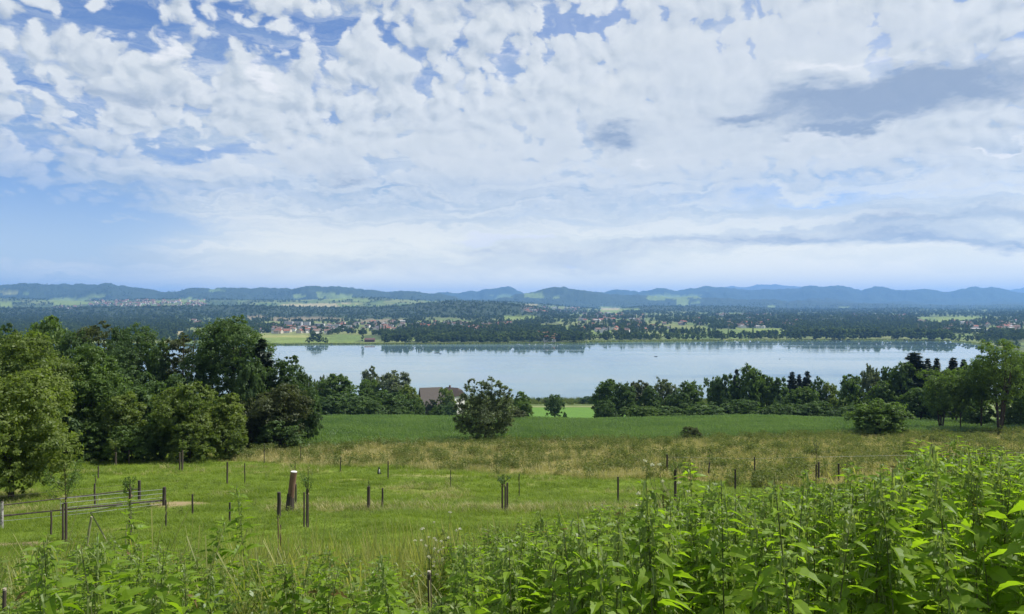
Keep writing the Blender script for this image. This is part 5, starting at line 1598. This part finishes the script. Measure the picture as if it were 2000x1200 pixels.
# ---------------------------------------------------------------- black and white cat at the meadow edge
def build_cat():
    p = base_at(740, 927)
    m_b = solid_mat('cat_fur', (0.010, 0.010, 0.011), (0.022, 0.021, 0.021), 4.0, 0.9)
    m_w = solid_mat('cat_white_fur', (0.60, 0.58, 0.55), (0.70, 0.68, 0.65), 4.0, 0.9)
    me = bpy.data.meshes.new('body')
    J = [((0, 0, .16), .11), ((0, .02, .30), .085), ((0, -.03, .40), .052), ((0, -.05, .47), .062), ((0, -.10, .46), .030),
         ((.055, -.06, .20), .035), ((.05, -.10, .02), .022), ((-.055, -.06, .20), .035), ((-.05, -.10, .02), .022),
         ((.09, -.02, .08), .055), ((.09, -.13, .02), .025), ((-.09, -.02, .08), .055), ((-.09, -.13, .02), .025),
         ((.02, .14, .06), .03), ((.16, .16, .03), .022), ((.24, .06, .03), .018), ((.032, -.03, .525), .020), ((.040, -.03, .56), .006), ((-.032, -.03, .525), .020), ((-.040, -.03, .56), .006)]
    E = [(0, 1), (1, 2), (2, 3), (3, 4), (1, 5), (5, 6), (1, 7), (7, 8), (0, 9), (9, 10), (0, 11), (11, 12), (0, 13), (13, 14), (14, 15), (3, 16), (16, 17), (3, 18), (18, 19)]
    me.from_pydata([j[0] for j in J], E, []); o = empty('cat', p, 'small black and white cat sitting at the lower edge of the straw meadow', 'cat', None, 0.5)
    b = link('body', me, o); me.materials.append(m_b)
    sk = b.modifiers.new('skin', 'SKIN'); b.modifiers.new('sub', 'SUBSURF').levels = 1; b.modifiers['sub'].render_levels = 2
    for i, (c, r_) in enumerate(J): me.skin_vertices[0].data[i].radius = (r_, r_)
    me.skin_vertices[0].data[0].use_root = True
    bib = MB(); bib.tube([(0, -.075, .10), (0, -.085, .22), (0, -.095, .33), (0, -.09, .40)], [.030, .052, .046, .020], 8); bib.build('white_chest', m_w, o, smooth=True)
    o.scale = (1.25, 1.25, 1.25)


build_cat()

# ================================================================ the nettle thicket in the foreground
M_NETTLE = leaf_mat('nettle_leaf', (0.095, 0.165, 0.008), (0.205, 0.305, 0.024), 0.52, 0.015, 1.5, rough=0.5, island=0.8, dead=0.04)
M_STEM = leaf_mat('nettle_stem', (0.060, 0.095, 0.022), (0.120, 0.120, 0.040), 0.1, 0.04, 3.0)
M_TASSEL = leaf_mat('nettle_tassel', (0.13, 0.19, 0.045), (0.24, 0.28, 0.10), 0.4, 0.02, 3.0)


def leaf_shape(seed, wid=0.27, droop=0.30, n=8):
    """one serrated, folded, drooping nettle leaf, 1 unit long, pointing along +x"""
    r = np.random.default_rng(seed)
    V, T = [], []
    for i in range(n + 1):
        t = i / n; w = wid * (math.sin(math.pi * min(1, t * 1.0 + 0.02) ** 0.62) if 0 < i < n else 0.0)
        w *= 1.0 if i % 2 else 0.80
        z = 0.04 * math.sin(t * 3.1) - droop * t * t; z += r.uniform(-.008, .008)
        x = t + (0.03 if i % 2 else 0.0) * (1 if i < n else 0)
        V += [[t, 0, z - 0.02], [x, w, z + w * .25], [x, -w, z + w * .25]]
    for i in range(n):
        a, b = 3 * i, 3 * i + 3
        if i == 0: T += [[a, b, b + 1], [a, b + 2, b]]
        elif i == n - 1: T += [[a, b, a + 1], [a, a + 2, b]]
        else: T += [[a, b, b + 1], [a, b + 1, a + 1], [a, a + 2, b + 2], [a, b + 2, b]]
    return np.array(V), np.array(T)


LEAFS = [leaf_shape(1, 0.26, .22), leaf_shape(2, 0.28, 0.36), leaf_shape(3, 0.21, 0.16), leaf_shape(4, 0.25, 0.42)]
LEAF_ME = [make_mesh('leaf', v, t, [M_NETTLE]) for v, t in LEAFS]


class Nettle:
    """stem, leaf placements and tassels of one nettle h metres high"""
    def __init__(s, seed, h, big=1.0, bare=0.25, tassel=True):
        r = np.random.default_rng(seed); s.h = h
        lx, ly = r.normal(0, .05, 2)
        s.path = lambda z: np.array([lx * (z / h) ** 2 * h * 1.2, ly * (z / h) ** 2 * h * 1.2, z])
        mb = MB(); mb.tube([tuple(s.path(z)) for z in (-.05, h * .3, h * .65, h)], [.0045, .004, .003, .0012], 4, cap=False); s.stem = mb
        s.leaves = []; z = h * bare; a = r.uniform(0, 6.28); ten = []
        while z < h * 0.985:
            t = z / h
            L = big * (0.108 * (1 - max(0, t - 0.62) / 0.38) ** 0.7 + 0.034) * r.uniform(.8, 1.15)
            for sd in (0, math.pi):
                if r.random() < 0.93:
                    yaw = a + sd + r.normal(0, .25); pit = r.normal(-0.16 + 0.30 * (1 - t), .25) - 0.45 * max(0, t - .8) * 3
                    roll = r.normal(0, .35)
                    s.leaves.append((s.path(z) + np.array([math.cos(yaw), math.sin(yaw), 0.1]) * 0.018, yaw, pit, roll, L, int(r.integers(0, 4))))
                    if tassel and t > 0.35 and r.random() < .6:
                        for q in range(int(r.integers(1, 4))):
                            ty = yaw + r.normal(0, .6); ln = r.uniform(.03, .075) * (1.2 - .6 * t); p0 = s.path(z); b = np.array([math.cos(ty), math.sin(ty), 0])
                            ten.append((p0, b, ln))
            a += math.pi / 2 + r.normal(0, .15); z += h * 0.0 + (0.060 * (1 - .80 * max(0, t - .3)) + .002) * r.uniform(.85, 1.15)
        mb = MB(); 
        for p0, b, ln in ten:
            side = np.array([-b[1], b[0], 0]) * .0045
            q = [p0, p0 + b * ln * .5 + [0, 0, .012], p0 + b * ln * .9 + [0, 0, -.01], p0 + b * ln * 1.1 + [0, 0, -.045 - ln * .3]]
            V = []
            for k, c in enumerate(q): V += [c - side * (1 - .2 * k), c + side * (1 - .2 * k)]
            mb.add(V, [[0, 1, 3, 2], [2, 3, 5, 4], [4, 5, 7, 6]])
            for e in range(3):
                c = q[1] + (q[3] - q[1]) * r.random() + r.normal(0, .006, 3); d = r.normal(size=3) * .008
                mb.add([c, c + d, c + [d[1], -d[0], .008], c + [0, 0, -.012]], [[0, 1, 2, 3]])
        s.tassels = mb
    def mats(s):
        out = []
        for c, yaw, pit, roll, L, k in s.leaves:
            m = Matrix.Translation(Vector(c)) @ Matrix.Rotation(yaw, 4, 'Z') @ Matrix.Rotation(pit, 4, 'Y') @ Matrix.Rotation(roll, 4, 'X') @ Matrix.Scale(L, 4)
            out.append((m, k))
        return out
    def leaf_arrays(s):
        VV, TT, n = [], [], 0
        for m, k in s.mats():
            v, t = LEAFS[k]; A_ = np.array(m)
            VV.append(v @ A_[:3, :3].T + A_[:3, 3]); TT.append(t + n); n += len(v)
        return np.concatenate(VV), np.concatenate(TT)


NP = [Nettle(900 + i, 1.25, [.85, .95, .75, .82, 1.0, .7, .9, .78][i]) for i in range(8)]
NST = [n.stem.mesh('stem', M_STEM) for n in NP]
NTA = [n.tassels.mesh('flower_tassels', M_TASSEL) for n in NP]
NLV = []
for n in NP:
    v, t = n.leaf_arrays(); NLV.append(make_mesh('leaves', v, t, [M_NETTLE]))
# whole plants in one mesh for the mass at the back of the thicket
NALL = []
for n, a, b, c in zip(NP, NST, NTA, NLV):
    Vs, Ts, Qs, mi, off = [], [], [], [], 0
    v, t = n.leaf_arrays(); Vs.append(v); Ts.append(t); off = len(v)
    for k, mb_ in ((1, n.stem), (2, n.tassels)):
        vv = np.concatenate(mb_.V); Vs.append(vv)
        q = np.concatenate(mb_.Q) + off; Qs.append((q, k)); off += len(vv)
    NALL.append(make_mesh('nettle_source', np.concatenate(Vs), [t] + [q for q, k in Qs], [M_NETTLE, M_STEM, M_TASSEL],
                          midx=[0] * len(t) + sum([[k] * len(q) for q, k in Qs], [])))

SIL = curve([-200, 0, 120, 300, 430, 600, 760, 900, 1040, 1180, 1300, 1420, 1560, 1680, 1780, 1880, 2000, 2300],
            [1125, 1120, 1085, 1100, 1125, 1110, 1120, 1095, 1065, 1040, 1010, 1000, 972, 965, 922, 900, 905, 880])


def plant_spots():
    r = np.random.default_rng(31)
    out = []
    n = 5200
    for i in range(n):
        Y = math.sqrt(r.uniform(2.35 ** 2, 11.5 ** 2)); px = r.uniform(-120, 2120)
        right = float(sstep(760, 980, px))
        dens = right * (1.0 if Y < 9 else 0.5) + (1 - right) * (0.22 if Y < 5 else 0.12)
        if 300 < px < 760 and Y < 3.6: dens *= .35
        if r.random() > dens * 0.42 * (2280 / 1444): continue
        x = (px - 1000) / F * Y; g = float(gz(x, Y))
        top = H + (600 - float(SIL(px)) - r.normal(0, 10) + abs(r.normal(0, 22))) / F * Y
        h = min(r.uniform(1.05, 1.6), top - g)
        if (abs(px - 838) < 42 and Y < 6.9) or (abs(px - 6) < 34 and Y < 7.5): h = min(h, H + (600 - 1185) / F * Y - g)
        if h < 0.40: continue
        out.append((x, Y, g, h, px))
    return sorted(out, key=lambda q: q[1])


SPOTS = plant_spots()


def nettle_plant(x, Y, g, h, idx, rz, label, group, full, first={}):
    o = empty('stinging_nettle', (x, Y, g), label, 'nettle', group, rz)
    s = h / NP[idx].h; w = 0.75 + 0.25 * s
    o.scale = (w, w, s)
    link('stem', NST[idx], o); tag(link('flower_tassels', NTA[idx], o), kind='stuff')
    if full:
        for m, k in NP[idx].mats():
            l = link('leaf', LEAF_ME[k], o); l.matrix_local = m
    else: tag(link('leaves', NLV[idx], o), kind='stuff')
    return o


def nettle_label(x, Y, px, h):
    for lim, w_ in ((130, 'below the birch post'), (330, 'below the bushy-headed young tree'), (480, 'below the small dark posts'), (680, 'below the thick stump'), (830, 'left of the nearest round post'), (980, 'right of the nearest round post'),
                    (1150, 'below the triple staked sapling'), (1300, 'left below the apple sapling'), (1450, 'right below the apple sapling'), (1600, 'below the far spruce trio'), (1760, 'below the hazel bush'), (1900, 'below the highest nettle'), (9999, 'at the right edge')):
        if px < lim: break
    dep = 'frontmost' if Y < 3.1 else 'front' if Y < 3.8 else 'middle' if Y < 4.8 else 'back'
    return '%s leafy stinging nettle in the %s row, %s' % ('tall' if h > 1.25 else 'shorter', dep, w_), 'stinging nettles of the thicket, %s row' % dep


# bigger, leafier nettles for the stems that stand out
for i in range(3):
    n = Nettle(950 + i, 1.6, 1.2, 0.15, False); NP.append(n)
    NST.append(n.stem.mesh('stem', M_STEM)); n2 = Nettle(950 + i, 1.6, 1.2, 0.15, True); NTA.append(n2.tassels.mesh('flower_tassels', M_TASSEL)); NLV.append(None)


# tall stems that stand out above the thicket
for (px, top, Y, lb) in [(1358, 888, 4.6, 'tallest nettle stem in the middle right, reaching above the apple sapling'), (1640, 905, 4.3, 'tall nettle hiding a dark post, its whorls of leaves bright green'),
                         (1850, 852, 3.9, 'highest nettle of all, standing out against the straw meadow on the right'), (1846, 880, 4.3, 'second high nettle close behind the highest one'), (1975, 885, 3.7, 'high nettle at the right edge above the thicket'),
                         (1150, 978, 5.2, 'slender nettle standing out above the left slope of the thicket'), (1268, 968, 5.0, 'leafy nettle standing out before the open pasture'), (1090, 1008, 5.6, 'slim nettle at the left end of the high thicket'),
                         (1440, 965, 5.0, 'nettle with a withered brown tip standing out right of the bare stem'), (1690, 958, 4.6, 'nettle leaning out right of the tall one that hides a post'), (1500, 972, 5.2, 'thin nettle between the two tallest stems'),
                         (485, 948, 5.8, 'thin pale nettle stalk standing high on the left, against the pasture'), (133, 1062, 2.9, 'broad-leaved nettle at the bottom left with long drooping leaves'), (250, 1052, 3.0, 'broad-leaved nettle in front of the tall sapling stake'),
                         (285, 975, 5.6, 'pale flowering nettle stalk rising beside the tall sapling stake'), (390, 1022, 5.4, 'pale flowering nettle stalk left of the rusty stakes'), (80, 1050, 4.4, 'pale flowering nettle stalk at the lower left'), (1745, 935, 4.4, 'nettle top between the two highest groups on the right')]:
    x = (px - 1000) / F * Y; g = float(gz(x, Y)); h = H + (600 - top) / F * Y - g
    nettle_plant(x, Y, g, h, 8 + int(px) % 3, px * 0.7, lb, 'tall nettles standing out above the thicket', True)

rr = random.Random(4)
nfull = 120
for i, (x, Y, g, h, px) in enumerate(SPOTS[:280]):
    lb, gr = nettle_label(x, Y, px, h)
    nettle_plant(x, Y, g, h, rr.randrange(8), rr.uniform(0, 6.28), lb, gr, i < nfull)
rest = SPOTS[280:]
if DEBUG: print('nettles', len(SPOTS))
rs = np.array([r_[3] / 1.25 for r_ in rest])
o = scatter('nettle_thicket', np.array([r_[:3] for r_ in rest]), np.array([[0, 0, rr.uniform(0, 6.28)] for _ in rest]), np.stack([.75 + .25 * rs, .75 + .25 * rs, rs], 1), [rr.randrange(8) for _ in rest],
            [hidden_source('nettle_source', m) for m in NALL])
tag(o, kind='stuff'); o['label'] = 'nettles massed at the back of the thicket'

# ---------------------------------------------------------------- rank grass and small-leaved weeds among and behind the nettles
def build_rank():
    r = np.random.default_rng(55)
    m_y = leaf_mat('rank_grass', (0.110, 0.150, 0.025), (0.30, 0.29, 0.09), 0.4, 0.02, 1.2, island=0.9)
    m_w = leaf_mat('small_weeds', (0.085, 0.145, 0.018), (0.18, 0.24, 0.045), 0.4, 0.03, 1.2, island=0.8)
    pr = [src('rank_source', *blades(22, 0.85, 0.10, 0.0045, r, 0.7, 4, 0), m_y) for _ in range(2)]
    pr += [src('rank_source', *blades(10, 1.15, 0.12, 0.0022, r, 0.30, 5, 1.3), m_y) for _ in range(2)]
    for q in range(3):
        mb = MB(); P = []
        for b in range(7):
            a = r.uniform(0, 6.28); e = np.array([math.cos(a) * .16, math.sin(a) * .16, r.uniform(.55, 1.0)]); mb.tube([(0, 0, 0), tuple(e * [.4, .4, .5]), tuple(e)], [.003, .0025, .001], 3, cap=False)
            for t in r.uniform(.25, 1, 26): P.append(e * [t ** 1.2, t ** 1.2, t] + r.normal(0, .022, 3))
        V, Q = leaf_quads(np.array(P), r.normal(size=(len(P), 3)) + [0, 0, .8], 0.026, r, .5)
        V0 = np.concatenate(mb.V); pr.append(src('rank_source', np.concatenate([V0, V]), np.concatenate([np.concatenate(mb.Q), Q + len(V0)]), m_w))
    n = 9000
    Y = np.sqrt(r.uniform(4.4 ** 2, 18.5 ** 2, n)); px = r.uniform(-120, 2120, n); x = (px - 1000) / F * Y
    left = 1 - sstep(820, 1020, px)
    keep = r.random(n) < np.where(Y < 8, 0.25 + 0.75 * left, 0.35 + .65 * left) * np.where(Y > 15, .6, 1) 
    g = gz(x, Y); top = H + (600 - SIL(px) + 18 - r.normal(0, 14, n)) / F * Y
    h = np.minimum(r.uniform(.65, 1.25, n), top - g)
    hide = ((np.abs(px - 838) < 42) & (Y < 6.9)) | ((np.abs(px - 6) < 34) & (Y < 7.5))
    h = np.where(hide, np.minimum(h, H + (600 - 1185) / F * Y - g), h)
    keep &= h > 0.18
    x, Y, g, h, px = x[keep], Y[keep], g[keep], h[keep], px[keep]; m = len(x)
    idx = r.choice(7, m, p=[.22, .20, .13, .12, .11, .11, .11])
    rot = np.zeros((m, 3)); rot[:, 2] = r.uniform(0, 6.28, m); rot[:, 0] = r.normal(0, .1, m)
    sc = np.stack([.7 + .5 * h, .7 + .5 * h, h], 1)
    o = scatter('rank_undergrowth', np.stack([x, Y, g - .02], 1), rot, sc, idx, pr)
    tag(o, kind='stuff'); o['label'] = 'rank grasses and small-leaved weeds between the nettles and the pasture'
    # seeding grass stalks that stick up at the centre
    k = 620; px = r.normal(800, 190, k); Y = r.uniform(7, 15, k); x = (px - 1000) / F * Y; g = gz(x, Y)
    top = H + (600 - (1045 - abs(0) + 25 * r.normal(0, 1, k).clip(-1.2, 2))) / F * Y; h = np.clip(top - g, .3, 1.7)
    rot = np.zeros((k, 3)); rot[:, 2] = r.uniform(0, 6.28, k)
    o = scatter('seeding_grass', np.stack([x, Y, g - .02], 1), rot, np.stack([np.full(k, .9)] * 2 + [h / 1.15], 1), 2 + r.integers(0, 2, k), pr)
    tag(o, kind='stuff'); o['label'] = 'thin seeding grass stalks rising from the weeds at the bottom centre'


build_rank()

# ---------------------------------------------------------------- thistles with white seed heads
def thistle(px, top, Y, label, seed):
    r = np.random.default_rng(seed); x = (px - 1000) / F * Y; g = float(gz(x, Y)); h = H + (600 - top) / F * Y - g
    o = empty('thistle', (x, Y, g), label, 'thistle', 'thistles gone to seed')
    st = MB(); st.tube([(0, 0, 0), (.01, 0, h * .5), (0, 0, h * .85)], [.006, .005, .003], 4, cap=False)
    P = []; heads = []
    for i in range(11):
        a = r.uniform(0, 6.28); z0 = h * r.uniform(.35, .8); e = (math.cos(a) * r.uniform(.06, .2), math.sin(a) * r.uniform(.06, .2), min(h, z0 + h * r.uniform(.15, .35)))
        st.tube([(0, 0, z0), (e[0] * .6, e[1] * .6, z0 + (e[2] - z0) * .4), e], [.003, .0025, .0015], 3, cap=False); heads.append(e)
    st.build('stem', M_STEM, o)
    for t in r.uniform(.05, .9, 46): a = r.uniform(0, 6.28); P.append((math.cos(a) * .05, math.sin(a) * .05, h * t))
    V, Q = leaf_quads(np.array(P), r.normal(size=(46, 3)), 0.06, r, .25); link('leaves', make_mesh('leaves', V, Q, [M_WEED]), o)['kind'] = 'stuff'
    for e in heads:
        n = 26; d = r.normal(size=(n, 3)); d[:, 2] = np.abs(d[:, 2]); d /= np.linalg.norm(d, axis=1, keepdims=True)
        V, Q = leaf_quads(np.array(e) + d * .010, np.cross(d, r.normal(size=(n, 3))), 0.012, r, .3)
        link('seed_head', make_mesh('seed_head', V, Q, [M_FLUFF]), o)
    return o


M_FLUFF = leaf_mat('thistle_fluff', (0.60, 0.58, 0.50), (0.75, 0.74, 0.68), 0.3, 0.0, 2.0, tcol=.8)
thistle(842, 1030, 7.6, 'thistle with white fluffy seed heads, left one of the group at the bottom centre', 1)
thistle(868, 1010, 8.0, 'tallest thistle with white fluffy seed heads at the bottom centre', 2)
thistle(878, 1034, 7.4, 'thistle with white fluffy seed heads, right one of the group at the bottom centre', 3)
thistle(1296, 905, 5.6, 'slender thistle with a few pale heads left of the tallest bare nettle stem', 4)
